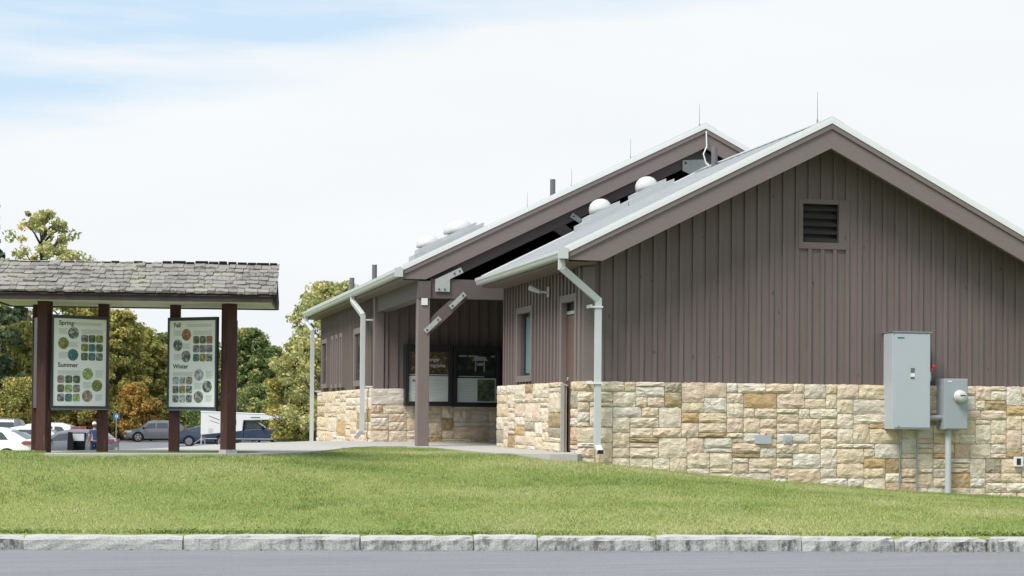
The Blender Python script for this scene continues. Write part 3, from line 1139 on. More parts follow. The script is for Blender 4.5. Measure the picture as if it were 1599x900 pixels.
zl = gable_roof(FB, GX0, GZ0, GM, 4.05, -0.62, 4.93, 2.765, 0.372, 'soffit', -0.5, 'front')
b = MB()
b.box(-0.40, 0.03, -0.53, 4.84, 2.735, 2.75)
b.box(-0.425, -0.40, -0.60, 4.92, 2.735, 2.90)
b.build('soffit', MT['soffit'], FB)
b = MB()
b.box(7.2, 7.62, -0.53, 4.84, 2.735, 2.75)
b.box(7.62, 7.645, -0.60, 4.92, 2.735, 2.90)
b.build('soffit', MT['soffit'], FB)
gutter(FB, -0.535, 2.785, -0.63, 4.93)
gutter(FB, 7.75, 2.785, -0.63, 4.93, 1)
MB().box(-0.565, -0.42, -0.66, -0.632, 2.775, 2.93).build('gutter_end_box', MT['gutter'], FB)


def downspout(parent, pts, w, d, upv):
    b = MB()
    for a, c_ in zip(pts[:-1], pts[1:]):
        a, c_ = Vector(a), Vector(c_)
        dr_ = (c_ - a).normalized()
        b.bar(a - dr_ * w * 0.28, c_ + dr_ * w * 0.28, w, d, upv)
    return b.build('downspout', MT['gutter'], parent)


ds = downspout(FB, [(-0.475, -0.50, 2.79), (-0.475, -0.50, 2.655), (0.125, -0.315, 2.22), (0.125, -0.315, 0.12), (0.135, -0.40, 0.045)], 0.092, 0.062, (0, 1, 0.001))
for z in (2.12, 1.02):
    b = MB()
    b.box(0.045, 0.185, -0.362, -0.26, z - 0.012, z + 0.012)
    b.box(0.02, 0.046, -0.30, -0.06, z - 0.010, z + 0.035)
    b.build('strap', MT['flash'], ds)
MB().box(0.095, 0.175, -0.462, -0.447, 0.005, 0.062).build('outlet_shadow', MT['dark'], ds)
# roof lights, vent pipe and lightning rod


def roof_light(parent, x, y, zr, m, xr, r, ln, wdt, hgt_):
    """domed roof light on a curb that follows the roof slope"""
    f = lambda q: zr + 0.05 - m * abs(q - xr)
    b = MB()
    b.prism([(x - ln / 2, f(x - ln / 2)), (x + ln / 2, f(x + ln / 2)), (x + ln / 2, f(x + ln / 2) + 0.13), (x - ln / 2, f(x - ln / 2) + 0.13)], 1, y - wdt / 2, y + wdt / 2)
    b.prism([(x - ln * .34, f(x - ln * .34) + 0.12), (x + ln * .34, f(x + ln * .34) + 0.12), (x + ln * .34, f(x + ln * .34) + 0.20), (x - ln * .34, f(x - ln * .34) + 0.20)], 1, y - wdt * .4, y + wdt * .4)
    c_ = b.build('roof_light', MT['roof'], parent)
    prof = [(r, 0), (r * 1.0, hgt_ * 0.25), (r * 0.93, hgt_ * 0.5), (r * 0.76, hgt_ * 0.75), (r * 0.48, hgt_ * 0.93), (r * 0.2, hgt_)]
    d = MB()
    d.lathe(prof, (0, 0, 0), n=20)
    sl = math.atan(m)
    ro = Matrix.Rotation(-sl * 0.5, 4, 'Y')
    d.v = [tuple(ro @ Vector(v) + Vector((x, y, f(x) + 0.17))) for v in d.v]
    d.build('dome', MT['dome'], c_, smooth=True)


MT['dome'] = plain('white acrylic dome', (0.52, 0.525, 0.52), 0.25, 0.10, 9, spec=0.6, bump=0.3, bscale=14)
roof_light(FB, 1.50, 4.25, GZ0, GM, GX0, 0.20, 0.82, 0.5, 0.215)
roof_light(FB, 2.33, 4.25, GZ0, GM, GX0, 0.20, 0.82, 0.5, 0.215)
MB().lathe([(0.055, 4.55), (0.055, 5.15), (0.045, 5.15), (0.045, 5.05)], (3.32, 3.6, 0), n=12).build('vent_pipe', MT['pipe'], FB)


def rod(parent, x, y, z, h_=0.42):
    b = MB()
    b.tube([(x, y, z - 0.02), (x, y, z + 0.05)], 0.014, 8)
    b.tube([(x, y, z + 0.05), (x, y, z + h_)], [0.006, 0.003], 6)
    b.build('lightning_rod', MT['steel'], parent)


rod(FB, 3.45, -0.45, GZ0 + 0.02, 0.46)

# ---- rear building with the porch
RX, RZ, RM = 3.72, 5.738, 0.4915
RB = thing('porch_building', 'larger rear building with open porch gable, post and grey metal roof', 'building', (2.0, 12.0, 0))
zl2 = gable_roof(RB, RX, RZ, RM, 5.52, 5.16, 18.8, 2.885, 0.352, 'shade_wood', 5.3, 'rear')
HS2 = 1.055
b = MB()
b.prism([(-1.47, -0.6), (1.75, -0.6), (1.75, 4.55), (-1.47, 2.98)], 1, 9.73, 9.9)          # porch back wall
b.box(-1.47, -1.3, 9.73, 18.2, -0.8, 2.9)         # left wall
b.box(-1.47, 8.9, 18.0, 18.2, -0.8, 2.9)
b.prism([(-1.4, 2.9), (8.9, 2.9), (RX, RZ - 0.15)], 1, 18.0, 18.1)
core2b = MB()
core2b.prism([(1.75, 2.5), (8.9, 2.5), (8.9, 2.95), (RX, RZ - 0.13), (1.0, RZ - 0.13 - RM * (RX - 1.0)), (1.0, 4.0)], 1, 9.75, 9.85)
b.box(1.75, 1.9, 5.12, 9.9, -0.3, 4.4)            # unseen wall added to keep light out of the porch
b.box(8.75, 8.95, 5.3, 18.2, -0.8, 2.9)
core2 = b.build('wall', MT['sheath'], RB)
core2b.build('gable_infill', MT['shade_wood'], RB)  # upper back wall, coloured dark to deepen the shade in the gap
siding(RB, 'front', 9.7, -1.5, 1.75, 1.0, 2.98, -1.30)
siding(RB, 'left', -1.5, 9.73, 18.2, 1.0, 2.87, 9.85, merge=True)
siding(RB, 'left', 1.75, 5.12, 9.7, 0.0, 2.84, 5.2, merge=True)  # boards on the added wall
MB().box(-1.27, 1.74, 5.56, 9.66, 2.845, 2.875).build('added_ceiling', MT['shade_wood'], RB)  # unseen ceiling, added to block light and darken the porch
MB().box(-1.52, -1.36, 9.655, 9.70, 1.0, 2.86).build('corner_board', MT['trim'], RB)
MB().box(-1.545, -1.50, 9.66, 9.86, 1.0, 2.86).build('corner_board', MT['trim'], RB)
b = MB()
b.box(-1.59, 1.75, 9.61, 9.7, -0.4, HS2 - 0.03)
b.box(-1.59, -1.5, 9.7, 18.2, -0.6, HS2 - 0.03)
sw2 = b.build('stone_base', MT['mortar'], RB)
lay(ashlar(-1.62, 1.72, -0.02, HS2, 23, uw=0.12, uh=0.085, big=1.5), sw2, 9.61, 'front', 8, 110)
lay(ashlar(9.62, 18.2, -0.28, HS2, 29, uw=0.24, uh=0.085, big=1.4), sw2, -1.59, 'left', 9, 180)
# porch timber: post, header beams, knee brace, truss chord
b = MB()
b.box(-1.495, -1.285, 5.22, 5.43, 0.0, 2.58)
post = b.build('post', MT['trim'], RB, bevel=0.008)
b = MB()
b.box(-1.50, -1.28, 5.20, 9.72, 2.56, 2.86)
b.build('header_beam', MT['beam'], RB)
b = MB()
b.box(-1.279, 7.9, 5.24, 5.41, 2.565, 2.90)
b.build('tie_beam', MT['beam'], RB)
MB().bar((-1.33, 5.325, 2.02), (-0.62, 5.325, 2.70), 0.14, 0.19, (0, 0.001, 1)).build('knee_brace', MT['beam'], RB)
for sgn in (-1, 1):
    f = lambda q, o: RZ - o - RM * abs(q - RX)
    MB().prism([(RX, f(RX, 0.36)), (RX + sgn * 5.0, f(RX + 5.0, 0.36)), (RX + sgn * 5.0, f(RX + 5.0, 0.55)), (RX, f(RX, 0.55))], 1, 5.36, 5.52).build('truss_chord', MT['beam'], RB)
MB().box(RX - 0.1, RX + 0.1, 5.37, 5.51, 2.9, 5.0).build('king_post', MT['beam'], RB)
MB().bar((0.9, 5.44, 4.0), (2.4, 5.44, 3.0), 0.12, 0.2, (0, 0.001, 1)).build('truss_web', MT['beam'], RB)


def plate(parent, c_, ang, ln, w, y, bolts=2):
    """galvanised connector plate with bolts, in a plane facing the front"""
    d = Vector((math.cos(ang), 0, math.sin(ang)))
    u = Vector((-math.sin(ang), 0, math.cos(ang)))
    c_ = Vector((c_[0], y, c_[1]))
    b = MB()
    b.bar(c_ - d * ln / 2, c_ + d * ln / 2, 0.012, w, tuple(u))
    o = b.build('connector_plate', MT['galv'], parent)
    q = MB()
    for s_ in (-1, 1):
        p = c_ + d * s_ * (ln / 2 - 0.05)
        q.lathe([(0.017, -0.016), (0.017, 0.0)], tuple(p), axis=1, n=8)
    q.build('bolt', MT['bolt'], o)


a_ = math.atan2(0.68, 0.71)
plate(RB, (-1.24, 2.10), a_, 0.36, 0.085, 5.205)
plate(RB, (-0.80, 2.53), a_, 0.36, 0.085, 5.205)
b = MB()
b.prism([(-1.20, 2.68), (-0.94, 2.68), (-0.94, 2.90), (-0.70, 3.02), (-0.75, 3.11), (-1.20, 2.89)], 1, 5.205, 5.218)
o = b.build('connector_plate', MT['galv'], RB)
q = MB()
for (x, z) in ((-1.13, 2.72), (-1.03, 2.72), (-0.86, 3.0), (-0.77, 3.045)):
    q.lathe([(0.017, -0.014), (0.017, 0.0)], (x, 5.205, z), axis=1, n=8)
q.build('bolt', MT['bolt'], o)
MB().box(-1.44, -1.33, 5.20, 5.212, 2.44, 2.565).build('connector_plate', MT['flash'], RB)
plate(RB, (1.42, 4.02), -0.55, 0.34, 0.09, 5.34)
b = MB()
b.prism([(3.35, 4.98), (3.35, 5.17), (3.74, 5.20), (3.86, 5.14), (3.86, 4.98), (3.55, 4.90)], 1, 5.335, 5.35)
o = b.build('connector_plate', MT['galv'], RB)
MB().lathe([(0.02, -0.016), (0.02, 0.0)], (3.41, 5.335, 5.12), axis=1, n=8).build('bolt', MT['bolt'], o)
MB().tube([(3.72, 5.12, 5.68), (3.725, 5.11, 5.40), (3.66, 5.10, 5.26), (3.70, 5.08, 5.10), (3.80, 5.0, 4.98)], 0.013, 8).build('cable', MT['flash'], RB)
# soffits and gutters of the rear roof
b = MB()
b.box(-1.755, -1.47, 5.25, 18.7, 2.862, 2.876)
b.box(-1.785, -1.757, 5.18, 18.78, 2.862, 3.03)
b.build('soffit', MT['soffit'], RB)
gutter(RB, -1.895, 2.925, 5.15, 18.8)
MB().box(-1.925, -1.78, 5.12, 5.148, 2.915, 3.07).build('gutter_end_box', MT['gutter'], RB)
d1 = downspout(RB, [(-1.84, 10.70, 2.93), (-1.84, 10.70, 2.83), (-1.745, 9.90, 2.50), (-1.745, 9.90, 0.22), (-1.83, 10.02, 0.10)], 0.085, 0.10, (0, 1, 0.001))
for z in (2.40, 1.07):
    MB().box(-1.70, -1.50, 9.86, 9.88, z, z + 0.03).build('strap', MT['flash'], d1)
d2 = downspout(RB, [(-1.84, 18.6, 2.93), (-1.84, 18.6, 2.78), (-1.745, 18.1, 2.55), (-1.745, 18.1, -0.2)], 0.085, 0.10, (0, 1, 0.001))
MB().box(-1.70, -1.50, 18.08, 18.10, 1.07, 1.10).build('strap', MT['flash'], d2)
# windows in the rear building's left wall
for (ya, yb, za, zb_, tw) in ((16.75, 17.55, 1.25, 2.22, 0.10), (15.62, 15.86, 1.22, 2.25, 0.09), (14.88, 15.12, 1.22, 2.25, 0.09), (14.14, 14.38, 1.22, 2.25, 0.09), (11.35, 12.15, 1.24, 2.22, 0.12)):
    b = MB()
    b.box(-1.585, -1.49, ya - tw, ya, za - tw, zb_ + tw)
    b.box(-1.585, -1.49, yb, yb + tw, za - tw, zb_ + tw)
    b.box(-1.582, -1.49, ya, yb, zb_, zb_ + tw)
    b.box(-1.590, -1.49, ya, yb, za - tw, za)
    wn_ = b.build('window', MT['trim'], RB)
    MB().box(-1.542, -1.536, ya, yb, za, zb_).build('pane', MT['glass'], wn_)
# rear roof lights, vent pipes, lightning rods
roof_light(RB, -0.95, 7.2, RZ, RM, RX, 0.22, 0.62, 0.6, 0.19)
roof_light(RB, -0.30, 7.6, RZ, RM, RX, 0.28, 0.80, 0.8, 0.22)


def vent_pipe(x, y, h_, r=0.055):
    z = RZ + 0.04 - RM * abs(x - RX)
    MB().lathe([(r, z - 0.1), (r, z + h_), (r * 0.8, z + h_), (r * 0.8, z + h_ - 0.08)], (x, y, 0), n=12).build('vent_pipe', MT['pipe'], RB)


vent_pipe(1.95, 9.2, 0.36)
vent_pipe(-1.05, 12.9, 0.34)
vent_pipe(-1.25, 14.9, 0.30)
rod(RB, 3.66, 5.32, RZ + 0.05, 0.42)
rod(RB, 3.70, 9.6, RZ + 0.07, 0.42)
rod(RB, 3.72, 14.2, RZ + 0.07, 0.42)
rod(RB, 3.72, 18.4, RZ + 0.07, 0.40)
rod(RB, -1.7, 12.2, zl2 + 0.12, 0.20)

# ------------------------------------------------------------------ things on the walls
EC = thing('electrical_cabinet', 'tall pale grey electrical cabinet with red handle on the stone and siding wall', 'cabinet', (4.95, -0.35, 0.38))
b = MB()
b.box(4.655, 5.275, -0.47, -0.16, 0.385, 1.835)
cb = b.build('body', MT['cab'], EC, bevel=0.006)
MB().box(4.685, 5.262, -0.482, -0.4705, 0.41, 1.815).build('front_panel', MT['cab'], EC, bevel=0.004)
MB().box(4.645, 5.29, -0.49, -0.10, 1.837, 1.855).build('drip_hood', MT['steel'], EC)
b = MB()
b.box(4.73, 4.84, -0.4845, -0.4822, 1.745, 1.768)
b.build('nameplate', MT['teal'], EC)
for (z0, z1, m_) in ((1.235, 1.305, 'label'), (1.175, 1.225, 'white'), (1.14, 1.17, 'label')):
    MB().box(4.945, 5.01, -0.4845, -0.4822, z0, z1).build('notice', MT[m_], EC)
b = MB()
b.tube([(5.276, -0.40, 1.10), (5.30, -0.42, 1.12), (5.30, -0.42, 1.25)], 0.012, 8)
hd = b.build('handle', MT['flash'], EC)
b = MB()
b.tube([(5.30, -0.42, 1.25), (5.345, -0.42, 1.325)], 0.013, 8)
b.lathe([(0.012, -0.02), (0.03, -0.012), (0.03, 0.012), (0.012, 0.02)], (5.352, -0.42, 1.335), axis=1, n=10)
b.build('grip', MT['red'], hd)
MB().lathe([(0.008, -0.012), (0.008, 0)], (4.75, -0.482, 0.43), axis=1, n=8).build('latch', MT['bolt'], EC)
for x in (4.885, 5.17):
    MB().tube([(x, -0.245, 0.385), (x, -0.245, -0.62)], 0.014, 8).build('conduit', MT['steel'], EC)
MBX = thing('meter_box', 'small grey electric meter box with round glass meter and conduit to the lawn', 'meter box', (5.73, -0.35, 0.38))
MB().box(5.515, 5.905, -0.45, -0.135, 0.385, 1.155).build('body', MT['cab2'], MBX, bevel=0.006)
MB().box(5.53, 5.893, -0.459, -0.4505, 0.40, 1.135).build('front_panel', MT['cab2'], MBX, bevel=0.003)
MB().box(5.57, 5.64, -0.4615, -0.4592, 1.105, 1.122).build('nameplate', MT['white'], MBX)
b = MB()
b.lathe([(0.10, 0.0), (0.10, -0.03), (0.088, -0.035), (0.086, -0.085), (0.07, -0.105), (0.02, -0.108)], (5.76, -0.459, 0.885), axis=1, n=24)
mt_ = b.build('meter', MT['dome'], MBX, smooth=True)
MB().box(5.72, 5.81, -0.571, -0.5685, 0.893, 0.907).build('display', MT['ink'], mt_)
MB().tube([(5.276, -0.34, 0.56), (5.514, -0.34, 0.56)], 0.047, 14).build('conduit', MT['steel'], MBX)
MB().tube([(5.64, -0.335, 0.386), (5.64, -0.335, -0.66)], 0.048, 14).build('conduit', MT['pvc'], MBX)
MB().tube([(5.76, -0.36, 0.386), (5.76, -0.36, 0.31)], 0.014, 8).build('ground_stub', MT['galv'], MBX)
for q in (EC, MBX):
    q.location += Vector((0.045, 0.080, 0))
o = thing('wall_outlet', 'weatherproof outlet box with dark opening low in the stone wall at right', 'outlet', (6.92, -0.22, -0.11))
MB().box(6.86, 7.00, -0.17, -0.08, -0.18, -0.03).build('cover', MT['flash'], o, bevel=0.004)
MB().box(6.885, 6.955, -0.1725, -0.1702, -0.155, -0.055).build('socket', MT['ink'], o)
o = MB().box(2.61, 2.875, -0.136, -0.08, 0.155, 0.285).build('cover_plate', MT['cab'])
tag(o, 'rectangular grey metal cover plate set among the stones', 'cover plate')
o = thing('hose_bibb_box', 'small square grey box with round plug set among the stones', 'wall box', (3.14, -0.21, 0.2))
MB().box(3.07, 3.20, -0.136, -0.08, 0.155, 0.285).build('frame', MT['cab'], o)
MB().lathe([(0.045, -0.012), (0.045, 0.0)], (3.135, -0.136, 0.22), axis=1, n=14).build('plug', MT['galv'], o)
o = thing('wall_lamp', 'small grey wall lamp on bracket between the side window and door', 'lamp', (-0.04, 2.0, 2.47))
MB().box(-0.05, -0.035, 1.84, 1.95, 2.40, 2.56).build('mounting_plate', MT['galv'], o)
MB().tube([(-0.05, 1.90, 2.47), (-0.15, 2.0, 2.49)], 0.016, 8).build('arm', MT['galv'], o)
MB().tube([(-0.14, 1.99, 2.485), (-0.22, 2.08, 2.53), (-0.27, 2.14, 2.56)], [0.03, 0.045, 0.05], 10).build('head', MT['galv'], o)

# ------------------------------------------------------------------ display cases in the porch
MT['ph_fall'] = photo_mat('autumn photo print', [(0.3, (0.015, 0.025, 0.015)), (0.45, (0.07, 0.055, 0.03)), (0.55, (0.15, 0.075, 0.04)), (0.7, (0.30, 0.22, 0.12))], 14)
MT['ph_dark'] = photo_mat('dark photo print', [(0.3, (0.012, 0.012, 0.018)), (0.5, (0.02, 0.025, 0.022)), (0.65, (0.05, 0.07, 0.03))], 7)
MT['ph_wood'] = photo_mat('leafy photo print', [(0.35, (0.03, 0.04, 0.03)), (0.5, (0.14, 0.16, 0.12)), (0.62, (0.13, 0.20, 0.05)), (0.75, (0.4, 0.42, 0.4))], 12)
MT['sheet'] = plain('pale poster paper', (0.68, 0.73, 0.70), 0.5, 0.08, 5)
MT['dtext'] = plain('grey poster text', (0.48, 0.53, 0.51), 0.5, 0.1)
MT['drawing'] = plain('pale drawing', (0.34, 0.34, 0.36), 0.5, 0.3, 30)


t = NT('display case glass')
gl_t = t.n.new('ShaderNodeBsdfTransparent')
gl_g = t.n.new('ShaderNodeBsdfGlossy')
gl_g.inputs['Roughness'].default_value = 0.03
gl_m = t.n.new('ShaderNodeMixShader')
gl_m.inputs[0].default_value = 0.05
t.l.new(gl_t.outputs[0], gl_m.inputs[1])
t.l.new(gl_g.outputs[0], gl_m.inputs[2])
t.l.new(gl_m.outputs[0], t.n['Material Output'].inputs['Surface'])
MT['caseglass'] = t.mat


def display_case(x0, x1, z0, z1, label, left):
    o = thing('display_case', label, 'display case', ((x0 + x1) / 2, 9.5, z0), group='display cases on the porch wall')
    y = 9.40
    b = MB()
    b.box(x0, x0 + 0.07, y, 9.66, z0, z1)
    b.box(x1 - 0.07, x1, y, 9.66, z0, z1)
    b.box(x0 + 0.07, x1 - 0.07, y, 9.66, z1 - 0.12, z1)
    b.box(x0 + 0.07, x1 - 0.07, y, 9.66, z0, z0 + 0.075)
    b.build('frame', MT['case'], o, bevel=0.005)
    MB().box(x0 + 0.07, x1 - 0.07, y + 0.05, 9.66, z0 + 0.07, z1 - 0.12).build('backing', MT['case'], o)
    MB().box(x0 + 0.071, x1 - 0.071, y + 0.012, y + 0.016, z0 + 0.076, z1 - 0.121).build('pane', MT['caseglass'], o)
    zm = z0 + 0.60
    a, c_ = x0 + 0.085, x1 - 0.085
    yy = y + 0.046
    if left:
        p = MB().box(a, c_, yy, y + 0.052, zm + 0.05, z1 - 0.14).build('photograph', MT['ph_fall'], o)
        for k, s_ in enumerate(('Ranger', 'Programs')):
            me = text_mesh(s_, 0.10, 'lettering', MT['white'], 0.001)
            q = link('lettering', me, p)
            q.rotation_euler = (pi / 2, 0, 0)
            q.location = (x0 + 0.42, yy - 0.003, zm + 0.29 - k * 0.115)
        p = MB().box(a, c_, yy, y + 0.052, z0 + 0.09, zm - 0.005).build('poster', MT['sheet'], o)
        me = text_mesh('BE', 0.075, 'lettering', MT['ink'], 0.003)
        q = link('lettering', me, p)
        q.rotation_euler = (pi / 2, 0, 0)
        q.location = (a + 0.07, yy - 0.003, zm - 0.13)
        for k in range(4):
            MB().box(a + 0.07, a + 0.22, yy - 0.003, yy - 0.001, zm - 0.21 - k * 0.075, zm - 0.195 - k * 0.075).build('text_line', MT['dtext'], p)
        for k in range(6):
            MB().box(a + 0.42, c_ - 0.08 - 0.05 * (k % 3), yy - 0.003, yy - 0.001, zm - 0.10 - k * 0.06, zm - 0.092 - k * 0.06).build('text_line', MT['dtext'], p)
        MB().box(a, c_, yy, y + 0.052, zm + 0.012, zm + 0.03).build('caption_strip', MT['dtext'], o)
    else:
        p = MB().box(a, c_, yy, y + 0.052, zm + 0.05, z1 - 0.14).build('photograph', MT['ph_dark'], o)
        for (xa, xb) in ((0.03, 0.19), (0.22, 0.42), (0.68, 0.76)):
            MB().box(a + xa, a + xb, yy - 0.003, yy - 0.001, z1 - 0.215, z1 - 0.185).build('heading_strip', MT['drawing'], p)
        d = MB()
        d.box(0.355, 0.385, 0, 0.002, 0.06, 0.26)
        d.box(0.53, 0.56, 0, 0.002, 0.06, 0.26)
        d.prism([(0.30, 0.27), (0.62, 0.27), (0.57, 0.35), (0.36, 0.36)], 1, 0, 0.002)
        d.box(0.40, 0.52, 0, 0.002, 0.17, 0.23)
        d.v = [(a + x, yy - 0.004 + yv, zm + 0.05 + z) for x, yv, z in d.v]
        d.build('animal_drawing', MT['drawing'], p)
        p = MB().box(a, c_, yy, y + 0.052, z0 + 0.09, zm - 0.03).build('poster', MT['sheet'], o)
        MB().box(a + 0.41, c_ - 0.02, yy - 0.004, yy - 0.001, z0 + 0.115, zm - 0.05).build('photograph', MT['ph_wood'], p)
        for k in range(7):
            MB().box(a + 0.04, a + 0.37 - 0.03 * (k % 2), yy - 0.003, yy - 0.001, zm - 0.09 - k * 0.052, zm - 0.082 - k * 0.052).build('text_line', MT['dtext'], p)
        MB().box(a + 0.02, a + 0.55, yy, y + 0.052, zm - 0.004, zm + 0.012).build('caption_strip', MT['dtext'], o)


display_case(-0.97, -0.015, 0.71, 1.92, 'black display case showing an autumn photo, beside the porch post', True)
display_case(0.0, 0.955, 0.70, 1.91, 'black display case with dark picture and leafy photo near stone pier', False)

# ------------------------------------------------------------------ information kiosk
KI = thing('information_kiosk', 'wooden information kiosk with weathered shake roof and season panels', 'kiosk', (-6.36, -0.14, 0.0), -0.2361 + 0.10)
FRP = [(-1.20, -0.22), (1.25, -0.22)]
INP = [(-0.485, 0.25), (0.485, 0.25)]
BKP = [(-1.44, 0.62), (1.22, 0.62)]


def kpost(x, y, rz, w=0.145, foot=False):
    c_, s_ = math.cos(rz), math.sin(rz)
    pl = [(x + (a * c_ - b_ * s_) * w / 2, y + (a * s_ + b_ * c_) * w / 2) for a, b_ in ((-1, -1), (1, -1), (1, 1), (-1, 1))]
    MB().prism(pl, 2, 0.0, 2.035).build('post', MT['post'], KI, local=True, bevel=0.006)
    if foot:
        pl = [(x + (a * c_ - b_ * s_) * (w / 2 + 0.012), y + (a * s_ + b_ * c_) * (w / 2 + 0.012)) for a, b_ in ((-1, -1), (1, -1), (1, 1), (-1, 1))]
        MB().prism(pl, 2, -0.02, 0.055).build('post_base', MT['galv'], KI, local=True)


TH = 0.53
kpost(*FRP[0], -0.43, 0.148)
kpost(*FRP[1], 0.65, 0.155, foot=True)
kpost(*INP[0], 0.0, 0.14)
kpost(*INP[1], 0.0, 0.14)
kpost(*BKP[0], 0.2, 0.13)
kpost(*BKP[1], -0.2, 0.13)
RL, HD, EZ, RZK = 1.88, 0.90, 2.03, 2.56
# timber ceiling, fascias and barge boards
MB().box(-RL + 0.05, RL - 0.05, -HD + 0.05, HD - 0.05, EZ + 0.004, EZ + 0.022).build('ceiling', MT['ksoffit'], KI, local=True)
for y in (-HD, HD - 0.04):
    MB().box(-RL + 0.02, RL - 0.02, y, y + 0.04, EZ - 0.012, EZ + 0.075).build('fascia', MT['kfascia'], KI, local=True)
for x in (-RL + 0.0, RL - 0.04):
    MB().box(x, x + 0.04, -HD + 0.04, HD - 0.04, EZ - 0.01, EZ + 0.07).build('fascia', MT['kfascia'], KI, local=True)
    MB().prism([(-HD + 0.04, EZ + 0.07), (HD - 0.04, EZ + 0.07), (0, RZK - 0.06)], 0, x + 0.01, x + 0.03).build('gable_board', MT['kfascia'], KI, local=True)
b = MB()
sl = math.atan2(RZK - EZ - 0.07, HD)
for sgn in (-1, 1):
    b.prism([(sgn * (HD + 0.02), EZ + 0.06), (0, RZK - 0.035), (0, RZK - 0.02), (sgn * (HD + 0.02), EZ + 0.075)], 0, -RL, RL)
kroof = b.build('roof', MT['kfascia'], KI, local=True)
# shakes on the front slope, one by one
rows, r = 7, random.Random(3)
slope_len = math.hypot(HD + 0.03, RZK - EZ - 0.085)
expo = slope_len / rows
ey = Vector((0, (HD + 0.03), RZK - EZ - 0.085)).normalized()
en = Vector((0, -ey.z, ey.y))
shake_me = []
for k in range(6):
    q = random.Random(90 + k)
    b = MB()
    n_ = 3
    vs = []
    for layer in (0, 1):
        for i in range(n_ + 1):
            x = i / n_ - 0.5
            vs.append((x, 0.0 + q.uniform(-0.03, 0.04), (0.024 + q.uniform(-0.005, 0.008)) if layer else 0.0))
        for i in range(n_ + 1):
            x = i / n_ - 0.5
            vs.append((x, 1.0, 0.008 if layer else 0.0))
    w_ = n_ + 1
    fs = []
    for i in range(n_):
        fs += [(2 * w_ + i, 2 * w_ + i + 1, 3 * w_ + i + 1, 3 * w_ + i), (i, w_ + i, w_ + i + 1, i + 1), (i, i + 1, 2 * w_ + i + 1, 2 * w_ + i), (w_ + i, 3 * w_ + i, 3 * w_ + i + 1, w_ + i + 1)]
    fs += [(0, 2 * w_, 3 * w_, w_), (n_, w_ + n_, 3 * w_ + n_, 2 * w_ + n_)]
    shake_me.append(b.add(vs, fs).mesh('shingle', [MT['shake']]))
rowrot = Matrix((Vector((1, 0, 0)), ey, en)).transposed().to_4x4()
for k in range(rows):
    x = -RL - 0.02 + r.uniform(-0.08, 0)
    while x < RL + 0.02:
        w_ = r.choice((0.085, 0.10, 0.115, 0.13, 0.15, 0.17))
        w2 = min(w_, RL + 0.03 - x)
        if w2 < 0.035:
            break
        xa = max(x, -RL - 0.03)
        o = link('shingle', r.choice(shake_me), kroof, local=True)
        p = Vector(((xa + x + w2) / 2, -HD - 0.03, EZ + 0.078)) + ey * (k * expo + r.uniform(-0.008, 0.008)) + en * (0.012 + r.uniform(0, 0.004))
        tilt = Matrix.Rotation(-0.03 + r.uniform(-0.012, 0.012), 4, 'X') @ Matrix.Rotation(r.uniform(-0.02, 0.02), 4, 'Z')
        o.matrix_local = Matrix.Translation(p) @ rowrot @ tilt @ Matrix.Diagonal((x + w2 - xa - 0.006, expo * 1.75, r.uniform(0.9, 1.7), 1))
        x += w_
# back slope, out of sight, as one layer of shakes
b = MB()
for k in range(rows):
    x = -RL
    while x < RL - 0.02:
        w_ = min(r.choice((0.13, 0.17, 0.21)), RL - x)
        p0, p1 = 1 - (k + 1) / rows, 1 - k / rows
        ya, yb = (HD + 0.03) * (1 - k / rows), (HD + 0.03) * (1 - (k + 1.1) / rows)
        za = EZ + 0.085 + (RZK - EZ - 0.085) * k / rows
        zb_ = EZ + 0.085 + (RZK - EZ - 0.085) * (k + 1.1) / rows
        b.add([(x, ya, za + 0.03), (x + w_ - 0.006, ya, za + 0.03), (x + w_ - 0.006, yb, zb_ + 0.004), (x, yb, zb_ + 0.004), (x, ya, za), (x + w_ - 0.006, ya, za)], [(0, 1, 2, 3), (4, 5, 1, 0)])
        x += w_
bs = b.build('rear_shingles', MT['shake'], kroof, local=True)
bs['kind'] = 'stuff'
# ridge shakes: ends of the rear course poke above the ridge, with gaps
x = -RL - 0.02
while x < RL:
    w_ = r.uniform(0.10, 0.19)
    if -0.80 < x < -0.42 and r.random() < 0.85:
        x += w_
        continue
    e = 0.062 if x > -0.45 else 0.035
    if -0.45 < x < 0.2:
        e *= r.uniform(0.35, 1.0)
    MB().prism([(0.075, RZK - 0.045), (-0.005, RZK + e * r.uniform(0.8, 1.15)), (0.02, RZK + e * r.uniform(0.8, 1.1)), (0.10, RZK - 0.03)], 0, x, min(x + w_, RL + 0.02) - r.uniform(0.008, 0.02)).build('ridge_shingle', MT['shake_dark'], kroof, local=True)
    x += w_
# frayed shake ends under the right verge
for k in range(4):
    y = -HD + 0.05 + k * 0.14
    z = EZ + 0.01 + k * 0.0
    MB().box(RL + 0.005, RL + 0.02, y, y + 0.06, EZ + 0.02 - r.uniform(0.02, 0.06), EZ + 0.09 + k * 0.07).build('verge_splinter', MT['shake_dark'], kroof, local=True)

